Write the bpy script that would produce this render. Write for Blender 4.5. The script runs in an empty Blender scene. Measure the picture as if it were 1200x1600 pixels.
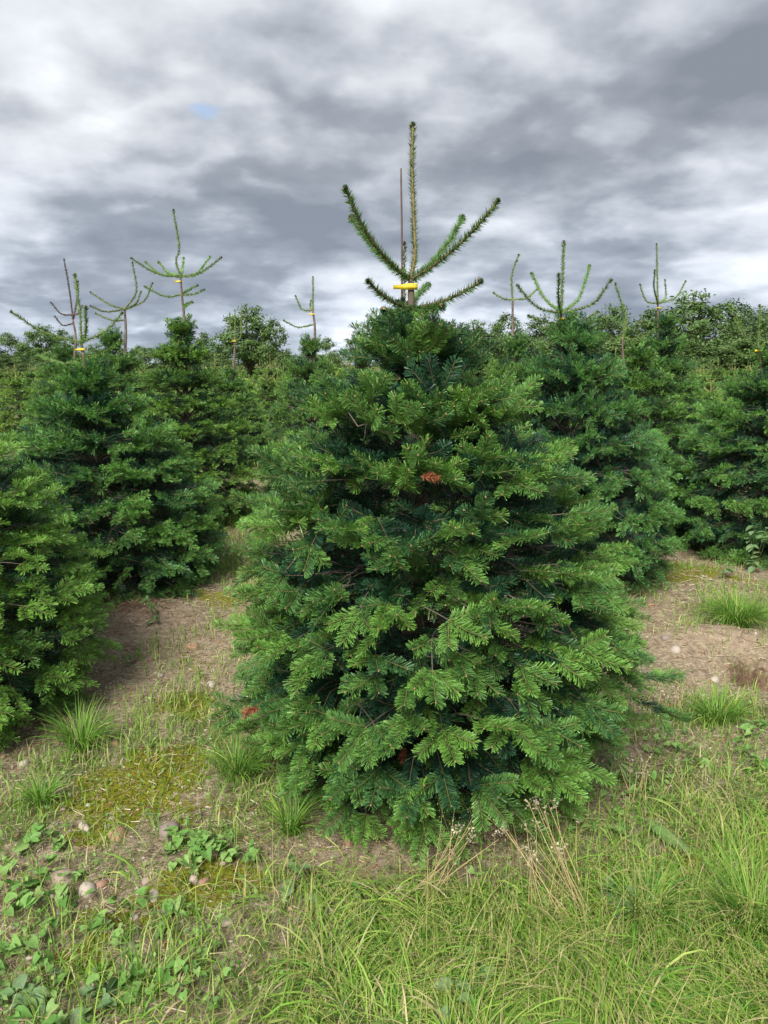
import bpy, math, random
import numpy as np
from mathutils import Vector
R = math.radians
rng = np.random.default_rng(7)
random.seed(7)
sc = bpy.context.scene
COL = sc.collection

# ------------------------------------------------------------------ camera
CAM_H, PITCH, FPX = 1.6, R(11.3), 1155.0
cam_d = bpy.data.cameras.new('camera'); cam = bpy.data.objects.new('camera', cam_d); COL.objects.link(cam)
cam.location = (0, 0, CAM_H); cam.rotation_euler = (math.pi/2 - PITCH, 0, 0)
cam_d.sensor_fit = 'VERTICAL'; cam_d.sensor_height = 24; cam_d.lens = 24*FPX/1600
cam_d.clip_start = .05; cam_d.clip_end = 3000
sc.camera = cam
# ------------------------------------------------------------------ view
sc.view_settings.view_transform = 'Standard'; sc.view_settings.look = 'None'
sc.view_settings.gamma = 1; sc.view_settings.use_curve_mapping = False
sc.view_settings.exposure = 2.28
sc.cycles.use_denoising = True
sc.cycles.max_bounces = 6; sc.cycles.diffuse_bounces = 3; sc.cycles.glossy_bounces = 2
sc.cycles.transmission_bounces = 3; sc.cycles.caustics_reflective = False; sc.cycles.caustics_refractive = False
# ------------------------------------------------------------------ sky
SUN_EL, SUN_AZ = R(47), R(200)          # azimuth clockwise from +Y; behind the camera, a little left
w = bpy.data.worlds.new('World'); sc.world = w; w.use_nodes = True
def world_nodes():
    nt = w.node_tree; N = nt.nodes; L = nt.links; N.clear()
    def n(t, **k):
        x = N.new(t)
        for a, b in k.items(): setattr(x, a, b)
        return x
    def mth(op, a, b=None, c=None, clamp=False):
        m = n('ShaderNodeMath', operation=op, use_clamp=clamp)
        for i, v in enumerate((a, b, c)):
            if v is None: continue
            if isinstance(v, (int, float)): m.inputs[i].default_value = v
            else: L.new(v, m.inputs[i])
        return m.outputs[0]
    def noise(vec, scale, detail, rough=.55, dist=0, lac=2.0):
        t = n('ShaderNodeTexNoise'); t.inputs['Scale'].default_value = scale; t.inputs['Detail'].default_value = detail
        t.inputs['Roughness'].default_value = rough; t.inputs['Distortion'].default_value = dist; t.inputs['Lacunarity'].default_value = lac
        L.new(vec, t.inputs['Vector']); return t.outputs[0]
    tc = n('ShaderNodeTexCoord'); sep = n('ShaderNodeSeparateXYZ'); L.new(tc.outputs['Generated'], sep.inputs[0])
    z = mth('MAXIMUM', sep.outputs[2], 0.0)
    den = mth('ADD', z, .26)
    u = mth('DIVIDE', sep.outputs[0], den); v = mth('DIVIDE', sep.outputs[1], den)
    cb = n('ShaderNodeCombineXYZ'); L.new(u, cb.inputs[0]); L.new(v, cb.inputs[1]); cb.inputs[2].default_value = 3.7
    P = cb.outputs[0]
    mp = n('ShaderNodeMapping'); mp.inputs['Scale'].default_value = (1.0, 1.0, 1); mp.inputs['Rotation'].default_value = (0, 0, R(-12)); mp.inputs['Location'].default_value = (-5, 5, 0)
    L.new(P, mp.inputs[0]); Q = mp.outputs[0]
    big = noise(Q, 1.05, 2, .45, 0)
    mid = noise(Q, 2.6, 4, .5, 0)
    wc = n('ShaderNodeTexNoise'); wc.inputs['Scale'].default_value = 3.5; wc.inputs['Detail'].default_value = 5; L.new(Q, wc.inputs['Vector'])
    wv = n('ShaderNodeVectorMath', operation='MULTIPLY_ADD'); L.new(wc.outputs['Color'], wv.inputs[0]); wv.inputs[1].default_value = (.42, .42, 0); L.new(Q, wv.inputs[2])
    vo = n('ShaderNodeTexVoronoi', feature='SMOOTH_F1'); vo.inputs['Scale'].default_value = 4.2; vo.inputs['Smoothness'].default_value = .7; vo.inputs['Detail'].default_value = 1.0; vo.inputs['Roughness'].default_value = .5; L.new(wv.outputs[0], vo.inputs['Vector'])
    lump = mth('SUBTRACT', .78, vo.outputs['Distance'])                                 # rounded heaps of cloud
    fine = noise(Q, 11, 5, .55, 0)
    s = mth('ADD', mth('MULTIPLY', big, 1.05), mth('ADD', mth('MULTIPLY', mid, .62), mth('ADD', mth('MULTIPLY', lump, .34), mth('MULTIPLY', fine, .20)))); s = mth('ADD', mth('MULTIPLY', s, .95), .115)   # mean ~1.0
    ramp = n('ShaderNodeValToRGB'); L.new(mth('MULTIPLY', s, .5), ramp.inputs[0])
    e = ramp.color_ramp.elements
    e[0].position = .40; e[0].color = (.079, .089, .106, 1)
    e[1].position = .66; e[1].color = (.290, .300, .314, 1)
    for p, c in ((.47, (.107, .118, .136, 1)), (.52, (.156, .168, .187, 1)), (.57, (.210, .220, .238, 1))):
        k = e.new(p); k.color = c
    # clear blue between the clouds
    sky = n('ShaderNodeTexSky', sky_type='NISHITA'); sky.sun_disc = False; sky.sun_elevation = SUN_EL; sky.sun_rotation = SUN_AZ
    sk = n('ShaderNodeVectorMath', operation='SCALE'); L.new(sky.outputs[0], sk.inputs[0]); sk.inputs['Scale'].default_value = .06
    gap = noise(Q, 1.25, 6, .55, .2)
    gm = n('ShaderNodeMapRange'); gm.inputs[1].default_value = .76; gm.inputs[2].default_value = .82; L.new(gap, gm.inputs[0])
    ds = n('ShaderNodeVectorMath', operation='DISTANCE'); L.new(P, ds.inputs[0]); ds.inputs[1].default_value = (-0.386, 1.699, 3.7)     # one small blue opening
    wob = mth('ADD', ds.outputs['Value'], mth('MULTIPLY', mth('SUBTRACT', noise(P, 9, 4), .5), .16))
    hm = n('ShaderNodeMapRange'); hm.inputs[1].default_value = .036; hm.inputs[2].default_value = -.01; L.new(wob, hm.inputs[0])
    gapf = mth('MAXIMUM', gm.outputs[0], mth('MULTIPLY', hm.outputs[0], .7))
    mix = n('ShaderNodeMix', data_type='RGBA'); L.new(gapf, mix.inputs[0]); L.new(ramp.outputs[0], mix.inputs[6]); L.new(sk.outputs[0], mix.inputs[7])
    # the air towards the horizon tints the far clouds blue
    hz = n('ShaderNodeMapRange'); hz.inputs[1].default_value = .26; hz.inputs[2].default_value = .0; hz.inputs[3].default_value = 0; hz.inputs[4].default_value = .62
    L.new(sep.outputs[2], hz.inputs[0])
    mix2 = n('ShaderNodeMix', data_type='RGBA', blend_type='MULTIPLY'); L.new(hz.outputs[0], mix2.inputs[0]); L.new(mix.outputs[2], mix2.inputs[6]); mix2.inputs[7].default_value = (1.16, 1.25, 1.36, 1)
    bg = n('ShaderNodeBackground'); L.new(mix2.outputs[2], bg.inputs[0]); bg.inputs[1].default_value = .70
    out = n('ShaderNodeOutputWorld'); L.new(bg.outputs[0], out.inputs[0])
world_nodes()
sun_d = bpy.data.lights.new('sun', 'SUN'); sun = bpy.data.objects.new('sun', sun_d); COL.objects.link(sun)
sun_d.energy = 1.5; sun_d.angle = R(28); sun_d.color = (1, .955, .88)
sd = Vector((math.sin(SUN_AZ)*math.cos(SUN_EL), math.cos(SUN_AZ)*math.cos(SUN_EL), math.sin(SUN_EL)))
sun.rotation_euler = sd.to_track_quat('Z', 'Y').to_euler(); sun.location = (0, 0, 20)

# ------------------------------------------------------------------ helpers
CP, SP = math.cos(PITCH), math.sin(PITCH)
def ray(px, py):
    a, b = (px-600)/FPX, (800-py)/FPX
    return np.array([a, CP + b*SP, -SP + b*CP])
def onY(px, py, Y):
    """the place at distance Y that the photograph shows at this pixel"""
    d = ray(px, py); return np.array([0, 0, CAM_H]) + d*(Y/d[1])
def ground_at(px, py):
    d = ray(px, py); t = -CAM_H/d[2]; return d[0]*t, d[1]*t
def nrm(v): return v/np.maximum(np.linalg.norm(v, axis=-1, keepdims=True), 1e-9)

class VN:                                       # value noise
    def __init__(s, seed): s.t = np.random.default_rng(seed).random((256, 256))
    def __call__(s, x, y):
        x = np.asarray(x, float); y = np.asarray(y, float)
        xi = np.floor(x).astype(int); yi = np.floor(y).astype(int); fx = x-xi; fy = y-yi
        fx = fx*fx*(3-2*fx); fy = fy*fy*(3-2*fy); g = lambda a, b: s.t[a & 255, b & 255]
        return (g(xi, yi)*(1-fx)+g(xi+1, yi)*fx)*(1-fy)+(g(xi, yi+1)*(1-fx)+g(xi+1, yi+1)*fx)*fy
    def fbm(s, x, y, o=4):
        r = 0; a = .5
        for k in range(o): r = r + a*s(np.asarray(x)*2**k+17*k, np.asarray(y)*2**k+31*k); a *= .5
        return r/(1-.5**o)
n1, n2, n3, n4 = VN(1), VN(2), VN(3), VN(4)

class MB:
    """collects geometry for ONE mesh: vertices, quads/tris, a material slot and a colour for each face"""
    def __init__(s): s.v = []; s.q = []; s.t = []; s.nv = 0
    def add(s, v, q=None, t=None, col=(1, 1, 1), mi=0):
        v = np.asarray(v, float).reshape(-1, 3)
        for F, dst in ((q, s.q), (t, s.t)):
            if F is None or len(F) == 0: continue
            F = np.asarray(F, int); c = np.empty((len(F), 3)); c[:] = col
            dst.append((F + s.nv, c, np.full(len(F), mi, int)))
        s.v.append(v); s.nv += len(v)
    def mesh(s, name, mats, smooth=False):
        me = bpy.data.meshes.new(name)
        V = np.concatenate(s.v) if s.v else np.zeros((0, 3))
        Q = np.concatenate([x[0] for x in s.q]) if s.q else np.zeros((0, 4), int)
        T = np.concatenate([x[0] for x in s.t]) if s.t else np.zeros((0, 3), int)
        C = np.concatenate([x[1] for x in s.q+s.t]); M = np.concatenate([x[2] for x in s.q+s.t])
        me.vertices.add(len(V)); me.vertices.foreach_set('co', V.ravel().astype(np.float32))
        idx = np.concatenate([Q.ravel(), T.ravel()]); me.loops.add(len(idx)); me.loops.foreach_set('vertex_index', idx.astype(np.int32))
        tot = np.concatenate([np.full(len(Q), 4), np.full(len(T), 3)]); st = np.concatenate([[0], np.cumsum(tot)[:-1]])
        me.polygons.add(len(tot)); me.polygons.foreach_set('loop_start', st.astype(np.int32))
        me.polygons.foreach_set('material_index', M.astype(np.int32))
        if smooth: me.polygons.foreach_set('use_smooth', np.ones(len(tot), bool))
        for m in mats: me.materials.append(m)
        a = me.attributes.new('tint', 'FLOAT_COLOR', 'FACE')
        a.data.foreach_set('color', np.concatenate([C, np.ones((len(C), 1))], 1).ravel().astype(np.float32))
        me.update(); return me
def link(name, data, parent=None, loc=None):
    o = bpy.data.objects.new(name, data); COL.objects.link(o)
    if parent is not None: o.parent = parent
    if loc is not None: o.location = loc
    return o
def tag(o, label=None, cat=None, group=None, kind=None):
    for k, v in (('label', label), ('category', cat), ('group', group), ('kind', kind)):
        if v: o[k] = v
    return o
def empty(name, loc=(0, 0, 0)):
    o = link(name, None, None, loc); o.empty_display_size = .1; return o

def tube(mb, pts, rad, sides=5, col=(1, 1, 1), mi=0, cap=True):
    pts = np.asarray(pts, float); n = len(pts); rad = np.broadcast_to(np.asarray(rad, float), (n,))
    tg = nrm(np.gradient(pts, axis=0)); ref = np.array([1., .17, .05]) if abs(tg[0][2]) > .7 else np.array([.05, .1, 1.])
    a = nrm(np.cross(tg, ref)); b = np.cross(tg, a)
    th = np.arange(sides)*2*math.pi/sides
    ring = pts[:, None]+rad[:, None, None]*(np.cos(th)[None, :, None]*a[:, None]+np.sin(th)[None, :, None]*b[:, None])
    i = np.arange(n-1)[:, None]*sides; j = np.arange(sides)[None]; k = (j+1) % sides
    q = np.stack([i+j, i+k, i+sides+k, i+sides+j], -1).reshape(-1, 4)
    V = ring.reshape(-1, 3); t = None
    if cap:
        V = np.concatenate([V, pts[-1:]]); e = (n-1)*sides
        t = np.stack([e+np.arange(sides), e+(np.arange(sides)+1) % sides, np.full(sides, n*sides)], 1)
    mb.add(V, q, t, col, mi)
def bez(a, b, c, n=8):
    t = np.linspace(0, 1, n)[:, None]; return (1-t)**2*a+2*t*(1-t)*b+t*t*c
def poly_curve(P, n=16):
    """smooth curve through the points"""
    P = np.asarray(P, float); k = len(P)
    if k == 2: return P[0]+(P[1]-P[0])*np.linspace(0, 1, n)[:, None]
    E = np.concatenate([[2*P[0]-P[1]], P, [2*P[-1]-P[-2]]]); out = []
    for s in np.linspace(0, k-1-1e-6, n):
        i = int(s); t = s-i; a, b, c, d = E[i:i+4]
        out.append(.5*((2*b)+(-a+c)*t+(2*a-5*b+4*c-d)*t*t+(-a+3*b-3*c+d)*t**3))
    return np.array(out)

# ------------------------------------------------------------------ materials
def mat(name, base=None, rough=.6, spec=.4, trans=0, tint=True, noise=None, bump=None, sheen=0):
    m = bpy.data.materials.new(name); m.use_nodes = True; nt = m.node_tree; N = nt.nodes; L = nt.links
    b = N['Principled BSDF']; out = N['Material Output']
    b.inputs['Roughness'].default_value = rough; b.inputs['Specular IOR Level'].default_value = spec
    src = None
    if tint:
        a = N.new('ShaderNodeAttribute'); a.attribute_name = 'tint'; src = a.outputs['Color']
        if base is not None:
            mx = N.new('ShaderNodeMix'); mx.data_type = 'RGBA'; mx.blend_type = 'MULTIPLY'; mx.inputs[0].default_value = 1
            L.new(src, mx.inputs[6]); mx.inputs[7].default_value = (*base, 1); src = mx.outputs[2]
    if noise:
        sca, lo, hi = noise
        tc = N.new('ShaderNodeTexCoord'); t = N.new('ShaderNodeTexNoise'); t.inputs['Scale'].default_value = sca; t.inputs['Detail'].default_value = 6; L.new(tc.outputs['Object'], t.inputs[0])
        mr = N.new('ShaderNodeMapRange'); mr.inputs[1].default_value = .3; mr.inputs[2].default_value = .7; mr.inputs[3].default_value = lo; mr.inputs[4].default_value = hi; L.new(t.outputs[0], mr.inputs[0])
        mx = N.new('ShaderNodeVectorMath'); mx.operation = 'SCALE'; L.new(mr.outputs[0], mx.inputs['Scale'])
        if src is not None: L.new(src, mx.inputs[0])
        else: mx.inputs[0].default_value = base
        src = mx.outputs[0]
        if bump:
            bp = N.new('ShaderNodeBump'); bp.inputs['Strength'].default_value = bump; bp.inputs['Distance'].default_value = .01; L.new(t.outputs[0], bp.inputs['Height']); L.new(bp.outputs[0], b.inputs['Normal'])
    if src is not None: L.new(src, b.inputs['Base Color'])
    elif base is not None: b.inputs['Base Color'].default_value = (*base, 1)
    if trans:
        tr = N.new('ShaderNodeBsdfTranslucent')
        if src is not None: L.new(src, tr.inputs[0])
        else: tr.inputs[0].default_value = (*base, 1)
        ms = N.new('ShaderNodeMixShader'); ms.inputs[0].default_value = trans
        L.new(b.outputs[0], ms.inputs[1]); L.new(tr.outputs[0], ms.inputs[2]); L.new(ms.outputs[0], out.inputs[0])
    return m
M_NEEDLE = mat('fir_needles', rough=.42, spec=.36, trans=.16)
M_TWIG = mat('fir_twig_bark', rough=.8, spec=.2)
M_BARK = mat('fir_trunk_bark', base=(.15, .118, .088), rough=.85, spec=.2, tint=False, noise=(30, .55, 1.35), bump=.5)
M_GRASS = mat('grass_blades', rough=.55, spec=.2, trans=.3)
M_LEAF = mat('weed_leaves', rough=.55, spec=.22, trans=.28)
M_DRY = mat('dry_straw', rough=.8, spec=.2, trans=.1)
M_STONE = mat('stone', rough=.8, spec=.3, noise=(35, .7, 1.25), bump=.15)
M_BROAD = mat('broad_leaves', rough=.55, spec=.35, trans=.2)
M_BROADBARK = mat('broadleaf_bark', base=(.09, .075, .055), rough=.9, tint=False, noise=(6, .6, 1.3))
M_CANE = mat('cane_wood', base=(.105, .068, .056), rough=.6, tint=False, noise=(25, .7, 1.3))

def per_tree(m):
    nt = m.node_tree; b = nt.nodes['Principled BSDF']; src = b.inputs['Base Color'].links[0].from_socket
    oi = nt.nodes.new('ShaderNodeObjectInfo'); mx = nt.nodes.new('ShaderNodeMix'); mx.data_type = 'RGBA'; mx.blend_type = 'MULTIPLY'; mx.inputs[0].default_value = 1
    nt.links.new(src, mx.inputs[6]); nt.links.new(oi.outputs['Color'], mx.inputs[7])
    for l in [l for l in nt.links if l.from_socket == src and l.to_node != mx]: nt.links.new(mx.outputs[2], l.to_socket)
per_tree(M_NEEDLE)
def tag_material():
    m = bpy.data.materials.new('tag_plastic'); m.use_nodes = True; N = m.node_tree.nodes; L = m.node_tree.links; b = N['Principled BSDF']
    b.inputs['Roughness'].default_value = .6
    tc = N.new('ShaderNodeTexCoord'); sp = N.new('ShaderNodeSeparateXYZ'); L.new(tc.outputs['Object'], sp.inputs[0])
    wv = N.new('ShaderNodeTexWave'); wv.wave_type = 'BANDS'; wv.bands_direction = 'Z'; wv.inputs['Scale'].default_value = 26; L.new(tc.outputs['Object'], wv.inputs[0])
    mp = N.new('ShaderNodeMapping'); mp.inputs['Scale'].default_value = (500, 500, 90); L.new(tc.outputs['Object'], mp.inputs[0])
    ns = N.new('ShaderNodeTexNoise'); ns.inputs['Scale'].default_value = 1; L.new(mp.outputs[0], ns.inputs[0])
    g1 = N.new('ShaderNodeMath'); g1.operation = 'GREATER_THAN'; g1.inputs[1].default_value = .72; L.new(wv.outputs['Fac'], g1.inputs[0])
    g2 = N.new('ShaderNodeMath'); g2.operation = 'GREATER_THAN'; g2.inputs[1].default_value = .5; L.new(ns.outputs[0], g2.inputs[0])
    mu = N.new('ShaderNodeMath'); mu.operation = 'MULTIPLY'; L.new(g1.outputs[0], mu.inputs[0]); L.new(g2.outputs[0], mu.inputs[1])
    g3 = N.new('ShaderNodeMath'); g3.operation = 'GREATER_THAN'; g3.inputs[1].default_value = -.012; L.new(sp.outputs[0], g3.inputs[0])
    m2 = N.new('ShaderNodeMath'); m2.operation = 'MULTIPLY'; L.new(mu.outputs[0], m2.inputs[0]); L.new(g3.outputs[0], m2.inputs[1])
    mx = N.new('ShaderNodeMix'); mx.data_type = 'RGBA'; L.new(m2.outputs[0], mx.inputs[0]); mx.inputs[6].default_value = (.60, .47, .015, 1); mx.inputs[7].default_value = (.2, .13, .03, 1)
    L.new(mx.outputs[2], b.inputs['Base Color']); return m
M_TAG = tag_material()

# ------------------------------------------------------------------ ground
MOUND = ground_at(1110, 1010); HOLE = ground_at(1176, 1052); PILE = ground_at(235, 965)
def gz(x, y):
    x = np.asarray(x, float); y = np.asarray(y, float)
    near = np.clip(1.25-np.hypot(x, y)/40, .25, 1)
    h = (n1.fbm(x*.8, y*.8, 3)-.5)*.10*near + (n2.fbm(x*3.1, y*3.1, 3)-.5)*.045*near + (n3.fbm(x*11, y*11, 3)-.5)*.024
    h = h + .13*np.exp(-(((x-MOUND[0])/.42)**2+((y-MOUND[1])/.22)**2)) - .20*np.exp(-(((x-HOLE[0])/(.16+.1*(n2(x*9, y*9)-.5)))**2+((y-HOLE[1])/(.13+.1*(n3(x*8, y*8)-.5)))**2)**1.3)
    h = h + .07*np.exp(-(((x-PILE[0])/.35)**2+((y-PILE[1])/.25)**2))
    return h
def zone(x, y, blobs):
    r = np.zeros_like(np.asarray(x, float))
    for px, py, rx, ry, s in blobs:
        c = ground_at(px, py); r = np.maximum(r, s*np.exp(-(((x-c[0])/rx)**2+((y-c[1])/ry)**2)))
    return r
Z_SOIL = [(1110, 1010, .42, .24, 1.3), (1190, 1060, .35, .2, 1.3), (250, 985, .34, .5, 1.1), (310, 1010, .30, .55, 1), (200, 1080, .3, .25, .7), (1040, 960, .2, .3, .9), (900, 1260, .2, .2, .6), (560, 1330, .25, .15, .6), (20, 690, 3, 3, 1)]
Z_MOSS = [(210, 1240, .3, .22, 1), (300, 1100, .22, .16, 1), (310, 1400, .16, .08, 1), (100, 1500, .2, .08, .8), (330, 1370, .2, .12, 1), (340, 940, .3, .3, .7), (1000, 1350, .2, .12, .8), (1080, 900, .5, .4, .8), (250, 1530, .12, .06, 1), (130, 1300, .2, .1, .8), (260, 1190, .3, .2, .8), (180, 1440, .2, .08, .7), (60, 1330, .15, .1, .6), (960, 1400, .2, .1, .6), (1130, 1330, .25, .15, .6), (320, 1030, .15, .25, .6)]
Z_GRASS = [(800, 1520, .62, .34, 1.2), (1080, 1480, .5, .36, 1.2), (600, 1510, .3, .2, .9), (1190, 1330, .3, .25, .9), (1140, 960, .34, .16, 1.2), (360, 870, .3, .5, .8), (400, 1210, .14, .3, .8), (30, 1270, .18, .2, .8), (20, 1590, .2, .06, .6), (1120, 1110, .3, .2, .8), (440, 1570, .14, .1, .7), (470, 1420, .12, .1, .5), (1080, 800, 1., 1.2, .8), (330, 1140, .2, .22, .7), (230, 1170, .3, .2, .55), (120, 1190, .2, .15, .7), (1050, 1230, .3, .25, .6), (1160, 1260, .3, .25, .8), (1010, 1130, .2, .2, .5), (360, 1290, .16, .16, .6), (250, 1470, .2, .12, .35)]
Z_WEED = [(330, 1310, .13, .12, 1), (70, 1380, .2, .12, 1), (60, 1560, .25, .1, 1.4), (150, 1540, .22, .08, 1.0), (30, 1450, .2, .1, 1.0), (150, 1350, .2, .08, .7), (120, 1450, .2, .1, .8), (930, 1300, .2, .15, .9), (1120, 1180, .35, .25, 1), (970, 1220, .2, .22, .8), (200, 1130, .25, .25, .7), (390, 1160, .15, .3, .9), (680, 1360, .4, .12, .6), (350, 1480, .2, .1, .5), (230, 1360, .15, .1, .5)]
def build_ground():
    near = lambda a, b, st: np.arange(a, b, st)
    xs = np.concatenate([-np.geomspace(600, 8, 40), near(-7.6, -3.2, .2), near(-3.2, 3.2, .034), near(3.2, 7.6, .2), np.geomspace(8, 600, 40)])
    ys = np.concatenate([-np.geomspace(300, 3, 16), near(-2, 1, .3), near(1., 6.5, .034), near(6.5, 14, .15), np.geomspace(14.2, 900, 60)])
    X, Y = np.meshgrid(xs, ys); Z = gz(X, Y); nx, ny = len(xs), len(ys)
    i = np.arange(ny-1)[:, None]*nx+np.arange(nx-1)[None]
    q = np.stack([i, i+1, i+nx+1, i+nx], -1).reshape(-1, 4)
    cx = .25*(X[:-1, :-1]+X[1:, 1:]+X[:-1, 1:]+X[1:, :-1]); cy = .25*(Y[:-1, :-1]+Y[1:, 1:]+Y[:-1, 1:]+Y[1:, :-1])
    jit = (n4.fbm(cx*6, cy*6, 3)-.5)
    so = np.clip(zone(cx, cy, Z_SOIL)+jit*.5, 0, 1)
    mo = np.clip((zone(cx, cy, Z_MOSS)+.35*n2.fbm(cx*2.2+9, cy*2.2, 3)+jit*1.3-.45)*2.2, 0, 1)*(1-so)
    far = np.clip((cy-8)/6, 0, 1); gr = np.clip(zone(cx, cy, Z_GRASS)+far*.9+.25+jit*.8-.15, 0, 1)*(1-so)
    me = MB(); me.add(np.stack([X, Y, Z], -1), q, None, np.stack([so, mo, gr], -1).reshape(-1, 3))
    # material: soil, litter, moss, grassy tilth
    m = bpy.data.materials.new('plantation_soil'); m.use_nodes = True; nt = m.node_tree; N = nt.nodes; L = nt.links; b = N['Principled BSDF']
    b.inputs['Roughness'].default_value = .95; b.inputs['Specular IOR Level'].default_value = .15
    at = N.new('ShaderNodeAttribute'); at.attribute_name = 'tint'; sp = N.new('ShaderNodeSeparateColor'); L.new(at.outputs[0], sp.inputs[0])
    tc = N.new('ShaderNodeTexCoord')
    def nz(s, d=8, r=.6):
        t = N.new('ShaderNodeTexNoise'); t.inputs['Scale'].default_value = s; t.inputs['Detail'].default_value = d; t.inputs['Roughness'].default_value = r; L.new(tc.outputs['Object'], t.inputs[0]); return t.outputs[0]
    def ramp(f, *st):
        r = N.new('ShaderNodeValToRGB'); L.new(f, r.inputs[0]); e = r.color_ramp.elements
        e[0].position, e[0].color = st[0][0], (*st[0][1], 1); e[1].position, e[1].color = st[-1][0], (*st[-1][1], 1)
        for p, c in st[1:-1]: e.new(p).color = (*c, 1)
        return r.outputs[0]
    def mix(f, a, c):
        x = N.new('ShaderNodeMix'); x.data_type = 'RGBA'; L.new(f, x.inputs[0]); L.new(a, x.inputs[6]); L.new(c, x.inputs[7]); return x.outputs[2]
    litter = ramp(nz(48, 10, .75), (.32, (.075, .055, .035)), (.5, (.22, .175, .115)), (.66, (.46, .39, .28)))
    soil = ramp(nz(22), (.3, (.17, .125, .085)), (.55, (.31, .24, .17)), (.75, (.44, .36, .265)))
    moss = ramp(nz(75), (.3, (.07, .078, .009)), (.55, (.17, .178, .016)), (.75, (.28, .26, .035)))
    tilth = ramp(nz(45), (.3, (.06, .075, .025)), (.6, (.13, .155, .05)), (.75, (.2, .21, .09)))
    def ragged(f, sc_, amt):
        a = N.new('ShaderNodeMath'); a.operation = 'MULTIPLY_ADD'; L.new(nz(sc_, 5, .65), a.inputs[0]); a.inputs[1].default_value = amt; L.new(f, a.inputs[2])
        r = N.new('ShaderNodeMapRange'); r.interpolation_type = 'SMOOTHSTEP'; r.inputs[1].default_value = .5+amt*.5-.22; r.inputs[2].default_value = .5+amt*.5+.22; L.new(a.outputs[0], r.inputs[0]); return r.outputs[0]
    c = mix(sp.outputs[0], litter, soil); c = mix(ragged(sp.outputs[2], 18, 2.2), c, tilth); c = mix(ragged(sp.outputs[1], 28, 2.4), c, moss)
    L.new(c, b.inputs['Base Color'])
    bp = N.new('ShaderNodeBump'); bp.inputs['Strength'].default_value = 1.0; bp.inputs['Distance'].default_value = .015; L.new(nz(80, 6), bp.inputs['Height']); L.new(bp.outputs[0], b.inputs['Normal'])
    earth_shade_fac = N.new('ShaderNodeAttribute'); earth_shade_fac.attribute_name = 'earth_shade'; earth_shade = ramp(nz(30), (.3, (.055, .034, .022)), (.7, (.17, .11, .07)))
    cw = mix(ragged(earth_shade_fac.outputs['Fac'], 22, 1.8), c, earth_shade); L.new(cw, b.inputs['Base Color'])
    gm_ = me.mesh('ground', [m], True); dm = gm_.attributes.new('earth_shade', 'FLOAT', 'FACE')      # darker earth on the heap and in the burrow, where it also paints shade
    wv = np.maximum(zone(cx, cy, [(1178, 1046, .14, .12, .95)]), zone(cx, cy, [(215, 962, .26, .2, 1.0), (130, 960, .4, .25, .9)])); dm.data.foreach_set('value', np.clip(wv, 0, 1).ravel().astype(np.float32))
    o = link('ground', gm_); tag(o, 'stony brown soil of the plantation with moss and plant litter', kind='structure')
build_ground()

# ------------------------------------------------------------------ fir trees
class Shoots:
    """shoots of a fir as quadratic curves: start, middle control, end, spray normal, age in years, bough number"""
    def __init__(s): s.a = []; s.b = []; s.c = []; s.u = []; s.age = []; s.g = []; s.w = []
    def add(s, a, b, c, u, age, g, wood):
        s.a.append(a); s.b.append(b); s.c.append(c); s.u.append(u); s.age.append(age); s.g.append(g); s.w.append(wood)
def v3(x, y, z): return np.array([x, y, z], float)
def unit(v): return v/max(math.sqrt(float(v @ v)), 1e-9)

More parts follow.
